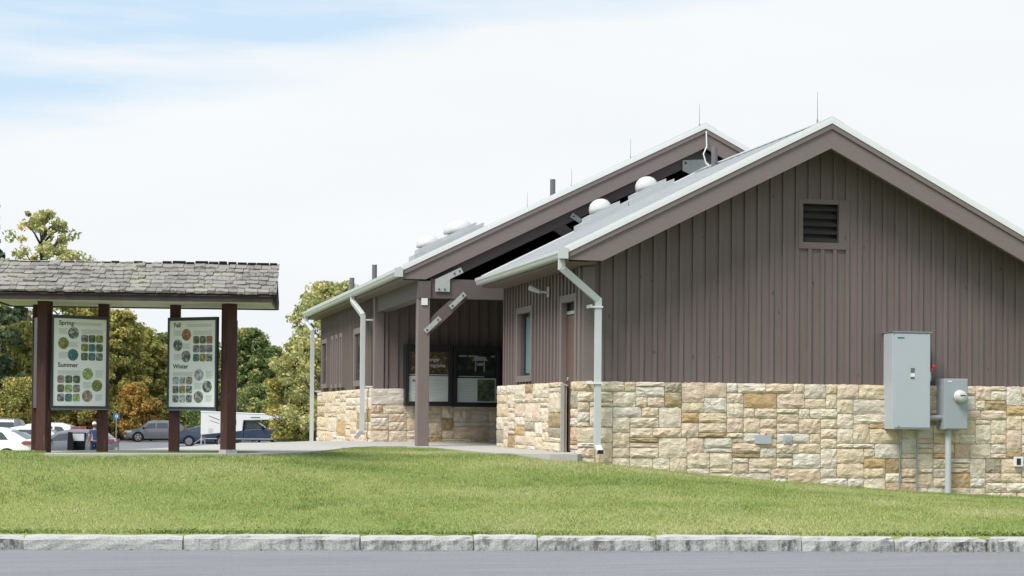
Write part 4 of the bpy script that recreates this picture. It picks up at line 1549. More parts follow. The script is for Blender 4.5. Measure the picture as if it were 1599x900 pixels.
# season panels
TONE = {
    'white flowers': [(0.3, (0.03, 0.05, 0.03)), (0.5, (0.12, 0.16, 0.10)), (0.62, (0.5, 0.5, 0.48))],
    'olive': [(0.3, (0.10, 0.12, 0.02)), (0.5, (0.22, 0.24, 0.05)), (0.7, (0.36, 0.36, 0.14))],
    'blue': [(0.3, (0.02, 0.08, 0.09)), (0.5, (0.06, 0.18, 0.19)), (0.7, (0.2, 0.28, 0.22))],
    'green': [(0.3, (0.03, 0.06, 0.02)), (0.5, (0.10, 0.15, 0.05)), (0.7, (0.3, 0.32, 0.2))],
    'lime': [(0.3, (0.15, 0.22, 0.05)), (0.5, (0.32, 0.42, 0.14)), (0.7, (0.45, 0.5, 0.3))],
    'pink': [(0.3, (0.12, 0.13, 0.06)), (0.5, (0.3, 0.26, 0.2)), (0.7, (0.5, 0.38, 0.36))],
    'orange': [(0.3, (0.05, 0.04, 0.02)), (0.5, (0.32, 0.13, 0.05)), (0.7, (0.5, 0.3, 0.2))],
    'grey': [(0.3, (0.05, 0.05, 0.05)), (0.5, (0.2, 0.2, 0.18)), (0.7, (0.5, 0.5, 0.5))],
    'purple': [(0.3, (0.08, 0.06, 0.10)), (0.5, (0.22, 0.18, 0.26)), (0.7, (0.4, 0.36, 0.42))],
    'yellow': [(0.3, (0.12, 0.09, 0.02)), (0.5, (0.36, 0.28, 0.07)), (0.7, (0.45, 0.42, 0.25))],
    'snow': [(0.3, (0.16, 0.17, 0.18)), (0.5, (0.42, 0.43, 0.44)), (0.7, (0.6, 0.6, 0.6))],
}
TM = {k: photo_mat('panel photo ' + k, v, 22) for k, v in TONE.items()}


def rounded(w, h_, rad, n=4):
    p = []
    for cx, cy, a0 in ((w / 2 - rad, h_ / 2 - rad, 0), (-w / 2 + rad, h_ / 2 - rad, pi / 2), (-w / 2 + rad, -h_ / 2 + rad, pi), (w / 2 - rad, -h_ / 2 + rad, 1.5 * pi)):
        for k in range(n + 1):
            a = a0 + pi / 2 * k / n
            p.append((cx + rad * math.cos(a), cy + rad * math.sin(a)))
    return p


PICS = {}
for k, m_ in TM.items():
    PICS[(k, 's')] = MB().prism(rounded(0.100, 0.104, 0.024), 1, -0.003, 0.0).mesh('picture', [m_])
    PICS[(k, 'c')] = MB().prism([(0.077 * math.cos(2 * pi * i / 20), 0.080 * math.sin(2 * pi * i / 20)) for i in range(20)], 1, -0.003, 0.0).mesh('picture', [m_])
PW, PH = 0.765, 1.18


def season_panel(cx, cy, rz, title1, title2, circ1, grid1, grid2, circ2, label):
    o = MB().box(-PW / 2, PW / 2, -0.012, 0.02, -PH / 2, PH / 2).build('information_panel', MT['panel'], KI, local=True)
    o.location = (cx, cy, 1.22)
    o.rotation_euler = (0, 0, rz)
    o['label'] = label
    b = MB()
    t_ = 0.028
    b.box(-PW / 2 - t_, PW / 2 + t_, -0.022, 0.03, PH / 2, PH / 2 + 0.045)
    b.box(-PW / 2 - t_, PW / 2 + t_, -0.022, 0.03, -PH / 2 - 0.045, -PH / 2)
    b.box(-PW / 2 - t_, -PW / 2, -0.022, 0.03, -PH / 2, PH / 2)
    b.box(PW / 2, PW / 2 + t_, -0.022, 0.03, -PH / 2, PH / 2)
    b.build('frame', MT['pgap'], o, local=True)
    MB().box(-PW / 2 - t_, PW / 2 + t_, -0.026, -0.0225, -PH / 2 - 0.052, -PH / 2 - 0.035).build('lower_rail', MT['pedge'], o, local=True)

    def P(fx, fy):          # fractions measured from the panel's top left
        return (-PW / 2 + fx * PW, -0.0125, PH / 2 - fy * PH)

    def pic(kind, shape, fx, fy):
        q = link('picture', PICS[(kind, shape)], o, local=True)
        q.location = P(fx, fy)

    def words(s_, fx, fy, size):
        q = link('lettering', text_mesh(s_, size, 'lettering', MT['ink'], 0.0012), o, local=True)
        q.rotation_euler = (pi / 2, 0, 0)
        x, y, z = P(fx, fy)
        q.location = (x, y - 0.002, z)

    def lines(fx0, fx1, fy, n, gap=0.0125):
        b = MB()
        for k in range(n):
            x0_, y_, z_ = P(fx0, fy + k * gap)
            x1_ = P(fx1 - 0.03 * (k % 3 == 2), 0)[0]
            b.box(x0_, x1_, y_ - 0.0012, y_ - 0.0002, z_ - 0.0045, z_ + 0.0045)
        q = b.build('text_block', MT['ptext'], o, local=True)
        q['kind'] = 'stuff'

    words(title1, 0.095, 0.075, 0.086)
    words(title2, 0.085, 0.555, 0.086)
    lines(0.38, 0.92, 0.045, 3)
    lines(0.52, 0.93, 0.125, 4)
    lines(0.10, 0.26, 0.12, 5)
    lines(0.28, 0.46, 0.27, 5)
    lines(0.10, 0.26, 0.39, 6)
    lines(0.08, 0.52, 0.60, 4)
    lines(0.80, 0.95, 0.59, 7)
    lines(0.56, 0.72, 0.73, 6)
    lines(0.80, 0.94, 0.87, 6)
    for kind, (fx, fy) in zip(circ1, ((0.37, 0.165), (0.185, 0.285), (0.365, 0.415))):
        pic(kind, 'c', fx, fy)
    for kind, (fx, fy) in zip(circ2, ((0.65, 0.63), (0.83, 0.765), (0.645, 0.885))):
        pic(kind, 'c', fx, fy)
    for i, kind in enumerate(grid1):
        pic(kind, 's', 0.585 + (i % 3) * 0.142, 0.225 + (i // 3) * 0.103)
    for i, kind in enumerate(grid2):
        pic(kind, 's', 0.145 + (i % 3) * 0.147, 0.695 + (i // 3) * 0.105)
    return o


def pan_pos(a, b_, shift, out):
    d = Vector((b_[0] - a[0], b_[1] - a[1])).normalized()
    nrm = Vector((d.y, -d.x))
    c_ = Vector(a) + d * shift + nrm * out
    return c_.x, c_.y, math.atan2(d.y, d.x)


x, y, rz = pan_pos(FRP[0], INP[0], 0.455, 0.105)
season_panel(x, y, rz, 'Spring', 'Summer', ('white flowers', 'olive', 'blue'), ('grey', 'green', 'olive', 'olive', 'blue', 'green', 'green', 'blue', 'grey'), ('pink', 'green', 'white flowers', 'green', 'lime', 'pink', 'grey', 'blue', 'lime'), ('lime', 'olive', 'pink'),
             'pale panel headed Spring and Summer with round and square pictures')
x, y, rz = pan_pos(INP[1], FRP[1], 0.375, 0.105)
season_panel(x, y, rz, 'Fall', 'Winter', ('orange', 'white flowers', 'grey'), ('green', 'green', 'orange', 'purple', 'grey', 'purple', 'blue', 'yellow', 'white flowers'), ('snow', 'snow', 'pink', 'grey', 'yellow', 'white flowers', 'grey', 'snow', 'grey'), ('snow', 'white flowers', 'grey'),
             'pale panel headed Fall and Winter with round and square pictures')
for a, b_ in ((BKP[0], FRP[0]), (FRP[1], BKP[1])):
    c_ = ((a[0] + b_[0]) / 2, (a[1] + b_[1]) / 2)
    d = math.atan2(b_[1] - a[1], b_[0] - a[0])
    sg = -1 if a is BKP[0] else 1
    ox, oy = (-0.045, 0.03) if sg < 0 else (0.075, 0.03)
    q = MB().box(-0.40, 0.40, -0.02, 0.02, -PH / 2 - 0.03, PH / 2 + 0.03).build('information_panel', MT['pgap'], KI, local=True)
    q.location = (c_[0] + ox, c_[1] + oy, 1.22)
    q.rotation_euler = (0, 0, d)
    q['label'] = 'dark-framed panel behind the outer post, seen edge-on'

# ------------------------------------------------------------------ vehicles
def paint(name, col, metal=0.0):
    t = NT(name)
    n_ = t.noise(1.4, 3)
    return t.done(t.mix(n_, mul(col, 0.93), mul(col, 1.07)), 0.28, metal, 0.6, **{'Coat Weight': 0.6, 'Coat Roughness': 0.08})


MT['tyre'] = plain('tyre rubber', (0.018, 0.018, 0.019), 0.85, 0.2, 30)
MT['rim'] = plain('alloy rim', (0.42, 0.42, 0.43), 0.35, 0.05, metal=0.6)
MT['cglass'] = NT('car glass').done((0.045, 0.055, 0.06), 0.06, 0, 0.9)
MT['tail'] = NT('tail lamp').done((0.26, 0.07, 0.075), 0.2, 0, 0.6)
MT['lamp'] = NT('head lamp').done((0.55, 0.56, 0.58), 0.15, 0, 0.7)
MT['plastic'] = plain('black plastic', (0.010, 0.010, 0.011), 0.9, spec=0.1)


def interp(x, pts):
    return float(np.interp(x, [p[0] for p in pts], [p[1] for p in pts]))


def wheel(parent, x, y, r, w, side):
    b = MB()
    s_ = side
    b.lathe([(r * 0.62, -w / 2), (r * 0.93, -w / 2), (r, -w * 0.36), (r, w * 0.36), (r * 0.93, w / 2), (r * 0.62, w / 2)], (x, y, r), axis=1, n=20)
    o = b.build('wheel', MT['tyre'], parent, local=True)
    q = MB()
    yf = y + s_ * w * 0.47
    for k in range(5):
        a = 2 * pi * k / 5 + 0.3
        d = Vector((math.cos(a), 0, math.sin(a)))
        q.bar(Vector((x, yf, r)), Vector((x, yf, r)) + d * r * 0.60, r * 0.2, 0.03, (0, 1, 0))
    q.lathe([(r * 0.66, -0.02), (r * 0.66, 0.02), (r * 0.58, 0.025), (r * 0.56, -0.02)], (x, yf, r), axis=1, n=20)
    q.lathe([(r * 0.14, -0.03), (r * 0.14, 0.03)], (x, yf + s_ * 0.01, r), axis=1, n=10)
    q.build('rim', MT['rim'], o, local=True)
    return o


def car(name, label, cat, loc, rz, L, W, deck, roof, col, wheels, wr, windows, screens, metal=0.0, gc=0.19, group=None, tail=None, head=None, skip_body=None, mirror=None):
    """x runs forward from the rear bumper (0) to L; deck is the height of the body below the glass, roof the roofline"""
    o = thing(name, label, cat, loc, rz, group)
    P_ = paint(name + ' paint', col, metal)
    xs = sorted(set([0.0, 0.03, 0.12, 0.3, L - 0.35, L - 0.14, L - 0.04, L] + [p[0] for p in deck] + [p[0] for p in roof] + list(np.linspace(0.3, L - 0.35, 14))))
    rings = []

    def halfw(x):
        e = min(x, L - x)
        return W / 2 * (0.80 + 0.20 * min(1, (e / 0.55)) ** 0.5)

    def sec(x):
        w_, d, rf = halfw(x), interp(x, deck), interp(x, roof)
        hgt_ = max(rf - d, 0.0)
        wt = w_ * 0.97 - 0.33 * hgt_
        zb_ = gc + (0.10 * max(0, 1 - min(x, L - x) / 0.4))
        crown = 0.035
        return [(w_ * 0.86, zb_), (w_ * 0.97, zb_ + 0.10), (w_, zb_ + 0.30 * (d - zb_) + 0.04), (w_ * 0.995, zb_ + 0.70 * (d - zb_)), (w_ * 0.955, d), (wt + 0.02 * (hgt_ > 0.05), d + hgt_ * 0.86 + 0.006), (wt * 0.86, d + hgt_ + 0.012), (wt * 0.45, d + hgt_ + crown), (0, d + hgt_ + crown + 0.008)]
    vs = []
    for x in xs:
        h = sec(x)
        ring = [(x, -y, z) for y, z in h] + [(x, y, z) for y, z in h[-2::-1]]
        vs += ring
    m = len(ring)
    fs = []
    for i in range(len(xs) - 1):
        for k in range(m - 1):
            fs.append((i * m + k, i * m + k + 1, (i + 1) * m + k + 1, (i + 1) * m + k))
        fs.append((i * m + m - 1, i * m, (i + 1) * m, (i + 1) * m + m - 1))
    fs.append(tuple(range(m)))
    fs.append(tuple(range(len(xs) * m - 1, (len(xs) - 1) * m - 1, -1)))
    body = MB().add(vs, fs).build('body', P_, o, local=True, smooth=True)
    es = body.modifiers.new('edges', 'EDGE_SPLIT')
    es.split_angle = 0.6
    # side windows
    for side in (-1, 1):
        for (xa, xb, xc, xd) in windows:           # bottom from xa to xb, top from xc to xd
            n_ = 4
            v2 = []
            for k in range(n_ + 1):
                for lev, (p, q) in ((0.10, (xa, xb)), (0.84, (xc, xd))):
                    x = p + (q - p) * k / n_
                    h = sec(x)
                    d, t_ = h[4], h[5]
                    y = d[0] + (t_[0] - d[0]) * lev + 0.012
                    z = d[1] + (t_[1] - d[1]) * lev
                    v2.append((x, side * y, z))
            f2 = [(2 * k, 2 * k + 2, 2 * k + 3, 2 * k + 1) for k in range(n_)]
            MB().add(v2, f2).build('side_window', MT['cglass'], o, local=True)
    for (nm, xa, xb) in screens:
        v2 = []
        for k in range(4):
            x = xa + (xb - xa) * k / 3
            h = sec(x)
            for y, z in ((-h[6][0], h[6][1]), (-h[7][0], h[7][1]), (0, h[8][1]), (h[7][0], h[7][1]), (h[6][0], h[6][1])):
                v2.append((x, y * 0.98, z + 0.012))
        f2 = [(k * 5 + i, k * 5 + i + 1, k * 5 + 6 + i, k * 5 + 5 + i) for k in range(3) for i in range(4)]
        MB().add(v2, f2).build(nm, MT['cglass'], o, local=True)
    for wx in wheels:
        for side in (-1, 1):
            # dark wheel arch just proud of the body side, then the wheel
            pa = [(wx + (wr + 0.07) * math.cos(pi * k / 12), wr + (wr + 0.07) * math.sin(pi * k / 12)) for k in range(13)] + [(wx - wr - 0.07, gc), (wx + wr + 0.07, gc)]
            yb = side * (halfw(wx) + 0.004)
            ya = side * (halfw(wx) - 0.15)
            MB().prism([(p, q) for p, q in pa], 1, min(ya, yb), max(ya, yb)).build('wheel_arch', MT['plastic'], o, local=True)
            wheel(o, wx, side * (halfw(wx) - 0.085), wr, 0.20, side)
    for side in (-1, 1):
        if tail:
            x0_, x1_, z0_, z1_, win_ = tail
            hw = halfw((x0_ + x1_) / 2)
            MB().prism([(x0_ - 0.02, z0_ + 0.02), (x1_ * 0.7, z0_), (x1_, (z0_ + z1_) / 2), (x1_ * 0.7, z1_), (x0_ - 0.02, z1_)], 1, min(side * (hw - win_), side * (hw + 0.012)), max(side * (hw - win_), side * (hw + 0.012))).build('tail_light', MT['tail'], o, local=True)
        if head:
            x0_, x1_, z0_, z1_ = head
            hw = halfw((x0_ + x1_) / 2)
            MB().prism([(x0_, z0_ + 0.05), (x1_ + 0.01, z0_), (x1_ + 0.0, z1_), (x0_ + 0.1, z1_ + 0.03)], 1, min(side * (hw - 0.25), side * (hw + 0.006)), max(side * (hw - 0.25), side * (hw + 0.006))).build('headlight', MT['lamp'], o, local=True)
        if mirror:
            mx, mz = mirror
            MB().box(mx - 0.07, mx + 0.07, min(side * (W / 2 - 0.03), side * (W / 2 + 0.14)), max(side * (W / 2 - 0.03), side * (W / 2 + 0.14)), mz, mz + 0.13).build('mirror', MT['plastic'], o, local=True, bevel=0.03)
    MB().box(-0.02, 0.05, -0.26, 0.26, 0.48, 0.60).build('number_plate', MT['white'], o, local=True)
    MB().box(L - 0.03, L + 0.02, -0.26, 0.26, 0.42, 0.53).build('number_plate', MT['white'], o, local=True)
    MB().box(0.25, L - 0.25, -W / 2 + 0.06, W / 2 - 0.06, 0.16, gc + 0.12).build('underbody', MT['plastic'], o, local=True)
    return o


AX = math.atan2(-0.2339, 0.9722)          # the camera's right as a heading


def at(px, d):
    """ground point of the car park on a given bearing (metres right of the axis per metre) and distance"""
    k = (px - 799.5) / 2715.5
    x = -6.929 + (0.2339 + 0.9722 * k) * d
    y = -24.38 + (0.9721 - 0.2339 * k) * d
    return (x, y, lotz(x, y))


def rear_at(px, d, rz):
    return at(px, d)


LEFT = AX + pi
# white crossover, tail towards the kiosk post
car('white_car', 'white car with pink tail lamp in front of the dark post, leftmost vehicle', 'car', at(59, 73), LEFT - 0.04, 4.55, 1.85,
    [(0, 0.98), (0.15, 1.06), (1.0, 1.08), (3.2, 1.0), (4.2, 0.88), (4.55, 0.66)], [(0, 0.98), (0.15, 1.08), (0.75, 1.40), (1.4, 1.58), (2.2, 1.62), (2.9, 1.54), (3.65, 1.0), (4.2, 0.90), (4.55, 0.66)],
    (0.78, 0.78, 0.80), (0.98, 3.68), 0.35, [(0.95, 1.50, 1.22, 1.58), (1.58, 2.40, 1.64, 2.36), (2.48, 3.35, 2.44, 2.86)], [('rear_window', 0.22, 0.95), ('windscreen', 2.98, 3.58)], tail=(0.0, 0.42, 0.90, 1.06, 0.4), head=(4.2, 4.5, 0.62, 0.76), mirror=(3.3, 1.0), group='cars in the car park')
sedan_d = [(0, 0.90), (0.6, 0.98), (1.0, 0.97), (3.2, 0.92), (4.2, 0.80), (4.6, 0.58)]
sedan_r = [(0, 0.90), (0.55, 1.02), (1.05, 1.24), (1.7, 1.40), (2.4, 1.42), (3.0, 1.33), (3.7, 0.95), (4.2, 0.82), (4.6, 0.58)]
car('white_hatchback', 'white hatchback with arched roof seen between the two kiosk posts at left', 'car', at(104, 88), LEFT + 0.05, 4.3, 1.78,
    [(0, 0.92), (0.2, 1.0), (3.0, 0.95), (3.9, 0.85), (4.3, 0.6)], [(0, 0.92), (0.2, 1.05), (0.7, 1.36), (1.4, 1.52), (2.2, 1.53), (2.8, 1.42), (3.4, 0.97), (3.9, 0.87), (4.3, 0.6)],
    (0.66, 0.68, 0.70), (0.75, 3.4), 0.32, [(0.8, 1.4, 1.0, 1.45), (1.5, 2.25, 1.55, 2.2), (2.35, 3.15, 2.3, 2.72)], [('rear_window', 0.25, 0.8), ('windscreen', 2.85, 3.35)], head=(3.9, 4.2, 0.6, 0.74), tail=(0, 0.25, 0.8, 0.95, 0.3), group='cars in the car park')
car('white_suv', 'white sport utility car with tall red tail lamp behind the grey hatchback', 'car', at(129, 95), LEFT + 0.03, 4.55, 1.83,
    [(0, 1.02), (0.2, 1.08), (3.2, 1.04), (4.1, 0.95), (4.55, 0.7)], [(0, 1.02), (0.12, 1.14), (0.55, 1.50), (1.1, 1.65), (2.3, 1.67), (2.9, 1.57), (3.55, 1.05), (4.1, 0.97), (4.55, 0.7)],
    (0.72, 0.72, 0.73), (0.92, 3.6), 0.35, [(0.62, 1.3, 0.95, 1.35), (1.4, 2.25, 1.45, 2.2), (2.35, 3.25, 2.3, 2.8)], [('rear_window', 0.18, 0.55), ('windscreen', 2.95, 3.5)], tail=(0.0, 0.55, 1.0, 1.5, 0.3), head=(4.1, 4.45, 0.7, 0.84), group='cars in the car park')
car('dark_suv', 'dark grey boxy vehicle roof behind the white car at far left', 'car', at(41, 112), LEFT + 0.02, 4.7, 1.9,
    [(0, 1.1), (3.3, 1.08), (4.3, 1.0), (4.7, 0.7)], [(0, 1.1), (0.35, 1.72), (0.6, 1.82), (2.6, 1.83), (3.0, 1.74), (3.5, 1.1), (4.3, 1.02), (4.7, 0.7)],
    (0.13, 0.13, 0.14), (0.95, 3.75), 0.37, [(0.5, 1.5, 0.62, 1.5), (1.6, 2.4, 1.62, 2.4), (2.5, 3.3, 2.5, 2.9)], [('rear_window', 0.08, 0.33), ('windscreen', 3.02, 3.45)], group='cars in the car park')
gh = car('grey_hatchback', 'grey hatchback with its rear door standing open, beside the person in blue', 'car', at(182, 83), LEFT + 0.02, 4.2, 1.76,
         [(0, 0.86), (0.15, 0.94), (2.9, 0.88), (3.8, 0.78), (4.2, 0.58)], [(0, 0.86), (0.15, 1.0), (0.55, 1.30), (1.1, 1.41), (2.1, 1.42), (2.6, 1.33), (3.3, 0.90), (3.8, 0.80), (4.2, 0.58)],
         (0.17, 0.175, 0.19), (0.72, 3.3), 0.31, [(0.62, 1.2, 0.9, 1.25), (2.15, 3.05, 2.12, 2.55)], [('rear_window', 0.2, 0.52), ('windscreen', 2.66, 3.25)], metal=0.3, tail=(0, 0.3, 0.82, 1.0, 0.3), mirror=(2.95, 0.92), group='cars in the car park')
b = MB()
b.box(1.28, 2.08, 0.72, 0.895, 0.28, 1.30)
b.build('door_opening', MT['plastic'], gh, local=True)
b = MB()
b.box(1.32, 1.98, 0.898, 0.903, 0.92, 1.26)
b.build('far_window', MT['lamp'], gh, local=True)
b = MB()
b.prism([(0.0, 0.30), (0.86, 0.30), (0.86, 0.90), (0.70, 0.92), (0.62, 1.32), (0.10, 1.34), (0.0, 0.92)], 0, -0.03, 0.03)
ro = Matrix.Rotation(-1.05, 4, 'Z')
dv = []
for v in b.v:
    p = Vector((-v[1], v[0], v[2]))
    p = Matrix.Rotation(-1.05, 4, 'Z') @ p
    dv.append((2.08 + p.x, 0.88 + p.y, p.z))
b.v = dv
b.build('open_door', MT['plastic'], gh, local=True)
car('grey_suv', 'grey sport utility car crossing the car park behind the inner kiosk posts', 'car', at(291, 138), LEFT + 0.30, 4.75, 1.86,
    [(0, 1.0), (0.2, 1.06), (3.3, 1.02), (4.3, 0.95), (4.75, 0.70)], [(0, 1.0), (0.15, 1.15), (0.6, 1.5), (1.2, 1.66), (2.5, 1.68), (3.0, 1.6), (3.75, 1.04), (4.3, 0.97), (4.75, 0.70)],
    (0.17, 0.17, 0.185), (0.98, 3.82), 0.38, [(0.75, 1.4, 1.0, 1.4), (1.5, 2.4, 1.55, 2.35), (2.5, 3.45, 2.45, 2.95)], [('rear_window', 0.2, 0.6), ('windscreen', 3.08, 3.70)], metal=0.4, tail=(0, 0.3, 0.9, 1.1, 0.3), head=(4.25, 4.66, 0.72, 0.88), mirror=(3.4, 1.05), group='cars in the car park')
car('blue_sedan', 'dark blue sedan with red tail lamp parked behind the camper truck', 'car', at(274, 121), AX + 0.10, 4.6, 1.80, sedan_d, sedan_r,
    (0.035, 0.05, 0.085), (1.02, 3.68), 0.34, [(0.95, 1.6, 1.25, 1.65), (1.7, 2.5, 1.75, 2.45), (2.6, 3.4, 2.55, 2.95)], [('rear_window', 0.6, 1.35), ('windscreen', 3.05, 3.65)], metal=0.3, tail=(0.0, 0.36, 0.74, 0.88, 0.35), head=(4.2, 4.5, 0.55, 0.7), mirror=(3.3, 0.95), group='cars in the car park')

# pickup with a slide-in camper
TR = thing('camper_truck', 'dark blue pickup carrying a white slide-in camper, behind the right kiosk post', 'truck', at(323, 115), AX + 0.04, group='cars in the car park')
NV = paint('navy truck paint', (0.028, 0.045, 0.085), 0.3)
WHT = plain('camper panel', (0.68, 0.68, 0.66), 0.45, 0.05)
W2 = 0.98
b = MB()
b.prism([(0.0, 0.55), (2.55, 0.55), (2.55, 1.12), (0.0, 1.12)], 1, -W2, W2)
b.prism([(2.56, 0.50), (5.55, 0.50), (5.72, 0.62), (5.72, 1.02), (5.55, 1.16), (4.35, 1.24), (3.75, 1.30), (2.56, 1.22)], 1, -W2, W2)
b.prism([(2.58, 1.22), (3.92, 1.28), (3.30, 1.72), (3.1, 1.77), (2.62, 1.77)], 1, -W2 + 0.13, W2 - 0.13)
b.build('body', NV, TR, local=True, bevel=0.05)
for side in (-1, 1):
    y0_, y1_ = sorted((side * (W2 - 0.125), side * (W2 - 0.12 + 0.006)))
    MB().prism([(2.72, 1.27), (3.72, 1.31), (3.22, 1.68), (2.75, 1.69)], 1, y0_, y1_).build('side_window', MT['cglass'], TR, local=True)
    MB().box(3.72, 3.86, *sorted((side * (W2 - 0.02), side * (W2 + 0.2))), 1.26, 1.46).build('mirror', MT['plastic'], TR, local=True, bevel=0.03)
    MB().box(0.02, 4.5, *sorted((side * (W2 + 0.002), side * (W2 + 0.012))), 0.60, 0.64).build('side_moulding', MT['gutter'], TR, local=True)
    MB().prism([(5.50, 0.90), (5.735, 0.86), (5.735, 1.06), (5.56, 1.10)], 1, *sorted((side * (W2 - 0.35), side * (W2 + 0.008)))).build('headlight', MT['lamp'], TR, local=True)
    for wx in (1.15, 4.85):
        pa = [(wx + 0.50 * math.cos(pi * k / 12), 0.42 + 0.50 * math.sin(pi * k / 12)) for k in range(13)]
        MB().prism(pa + [(wx - 0.5, 0.4)], 1, *sorted((side * (W2 - 0.2), side * (W2 + 0.006)))).build('wheel_arch', MT['plastic'], TR, local=True)
        wheel(TR, wx, side * (W2 - 0.10), 0.41, 0.25, side)
MB().prism([(3.34, 1.71), (3.90, 1.31), (3.93, 1.33), (3.37, 1.735)], 1, -W2 + 0.2, W2 - 0.2).build('windscreen', MT['cglass'], TR, local=True)
MB().box(5.70, 5.80, -W2 + 0.03, W2 - 0.03, 0.50, 0.70).build('bumper', MT['galv'], TR, local=True, bevel=0.03)
MB().box(5.715, 5.74, -0.6, 0.6, 0.74, 1.04).build('grille', MT['plastic'], TR, local=True)
b = MB()
b.prism([(-0.25, 0.86), (2.45, 1.14), (2.52, 1.84), (4.95, 1.90), (5.0, 2.10), (4.95, 2.20), (-0.25, 2.36)], 1, -1.02, 1.02)
cam_ = b.build('camper', WHT, TR, local=True, bevel=0.03)
MB().prism([(-0.27, 2.34), (4.97, 2.18), (4.97, 2.25), (-0.27, 2.43)], 1, -1.04, 1.04).build('camper_roof', MT['flash'], cam_, local=True, bevel=0.02)
y0_ = -1.022
MB().prism(rounded(0.62, 0.42, 0.08), 1, y0_ - 0.012, y0_).build('window', MT['glass'], cam_, local=True).location = (1.75, 0, 1.72)
MB().box(3.0, 3.62, y0_ - 0.006, y0_ + 0.0, 1.99, 2.06).build('marking', MT['label'], cam_, local=True)
MB().prism([(4.3, 1.98), (4.95, 1.94), (4.95, 2.02)], 1, y0_ - 0.006, y0_).build('stripe', MT['ink'], cam_, local=True)
MB().prism([(0.25, 2.10), (0.95, 1.83), (0.98, 1.86), (0.25, 2.14)], 1, y0_ - 0.006, y0_).build('stripe', MT['ink'], cam_, local=True)
MB().prism([(0.35, 1.80), (0.95, 1.60), (0.97, 1.62), (0.35, 1.83)], 1, y0_ - 0.006, y0_).build('stripe', MT['ink'], cam_, local=True)
MB().box(0.25, 0.55, y0_ - 0.008, y0_, 1.02, 1.30).build('hatch', MT['gutter'], cam_, local=True)
dr_ = MB().box(-0.275, -0.252, -0.50, 0.15, 0.95, 2.2).build('rear_door', WHT, cam_, local=True)
MB().box(-0.285, -0.276, -0.42, -0.15, 1.55, 2.05).build('door_window', MT['glass'], dr_, local=True)
MB().box(-0.29, -0.276, 0.02, 0.08, 1.3, 1.6).build('handle', MT['plastic'], dr_, local=True)
for y in (-0.95, 0.9):
    MB().tube([(-0.2, y, 0.95), (-0.22, y, 0.25)], 0.035, 8).build('jack', MT['gutter'], TR, local=True)
MB().bar((-0.3, -0.3, 0.62), (-0.75, -0.3, 0.30), 0.5, 0.03, (0, 0, 1)).build('step', MT['galv'], TR, local=True)
MB().box(-0.3, 0.05, -0.8, 0.8, 0.5, 0.66).build('bumper', MT['galv'], TR, local=True)

# blue sign at the edge of the car park, white rail by the bushes
p = at(182, 140)
SG = thing('parking_sign', 'small blue sign on a grey post at the far edge of the car park', 'sign', p)
MB().tube([(p[0], p[1], p[2]), (p[0], p[1], p[2] + 2.25)], 0.045, 8).build('post', MT['galv'], SG)
o = MB().box(-0.24, 0.24, -0.02, 0.0, 1.75, 2.25).build('face', plain('sign blue', (0.06, 0.15, 0.42), 0.4, 0.05), SG, local=True)
SG.rotation_euler = (0, 0, AX)
WM[SG.name] = Matrix.Translation(p) @ Matrix.Rotation(AX, 4, 'Z')
MB().prism(rounded(0.22, 0.26, 0.08), 1, -0.024, -0.0205).build('symbol', MT['white'], o, local=True).location = (0.02, 0, 2.0)
p = at(464, 121)
o = thing('picnic_rail', 'low white rail beside the yellow bush near the rear building', 'rail', p, AX)
MB().bar((-0.2, 0, 0.0), (0.0, 0, 0.80), 0.10, 0.10, (0, 1, 0)).build('leg', MT['gutter'], o, local=True)
MB().bar((1.6, 0, 0.0), (1.4, 0, 0.80), 0.10, 0.10, (0, 1, 0)).build('leg', MT['gutter'], o, local=True)
MB().box(-0.1, 1.7, -0.2, 0.2, 0.80, 0.86).build('top', MT['gutter'], o, local=True)
# low kerb along the far side of the car park
b = MB()
a1, a2 = at(120, 143), at(330, 150)
b.bar((a1[0], a1[1], a1[2] + 0.05), (a2[0], a2[1], a2[2] + 0.05), 0.25, 0.28)
o = b.build('island_kerb', MT['concrete'])
o['kind'] = 'structure'


# ------------------------------------------------------------------ person at the open car door
def skin_mesh(name, joints, edges, mat, levels=2):
    me = bpy.data.meshes.new(name)
    me.from_pydata([j[0] for j in joints], edges, [])
    o = bpy.data.objects.new(name, me)
    COL.objects.link(o)
    o.modifiers.new('skin', 'SKIN').use_smooth_shade = True
    for i, j in enumerate(joints):
        rr = j[1] if isinstance(j[1], tuple) else (j[1], j[1])
        me.skin_vertices[0].data[i].radius = rr
    me.skin_vertices[0].data[0].use_root = True
    sb = o.modifiers.new('sub', 'SUBSURF')
    sb.levels = sb.render_levels = levels
    dg = bpy.context.evaluated_depsgraph_get()
    out = bpy.data.meshes.new_from_object(o.evaluated_get(dg))
    bpy.data.objects.remove(o)
    out.name = name
    out.materials.clear()
    out.materials.append(mat)
    out.polygons.foreach_set('use_smooth', [True] * len(out.polygons))
    return out


pp = at(148, 80.5)
PE = thing('person', 'person in dark blue t-shirt, jeans and white cap standing at the open car door', 'person', pp, AX + 0.5)
SKIN = plain('skin', (0.42, 0.25, 0.18), 0.55, 0.06)
NAVY = plain('navy cotton', (0.045, 0.075, 0.19), 0.85, 0.15, 20)
JEAN = plain('dark denim', (0.02, 0.035, 0.075), 0.85, 0.2, 20)
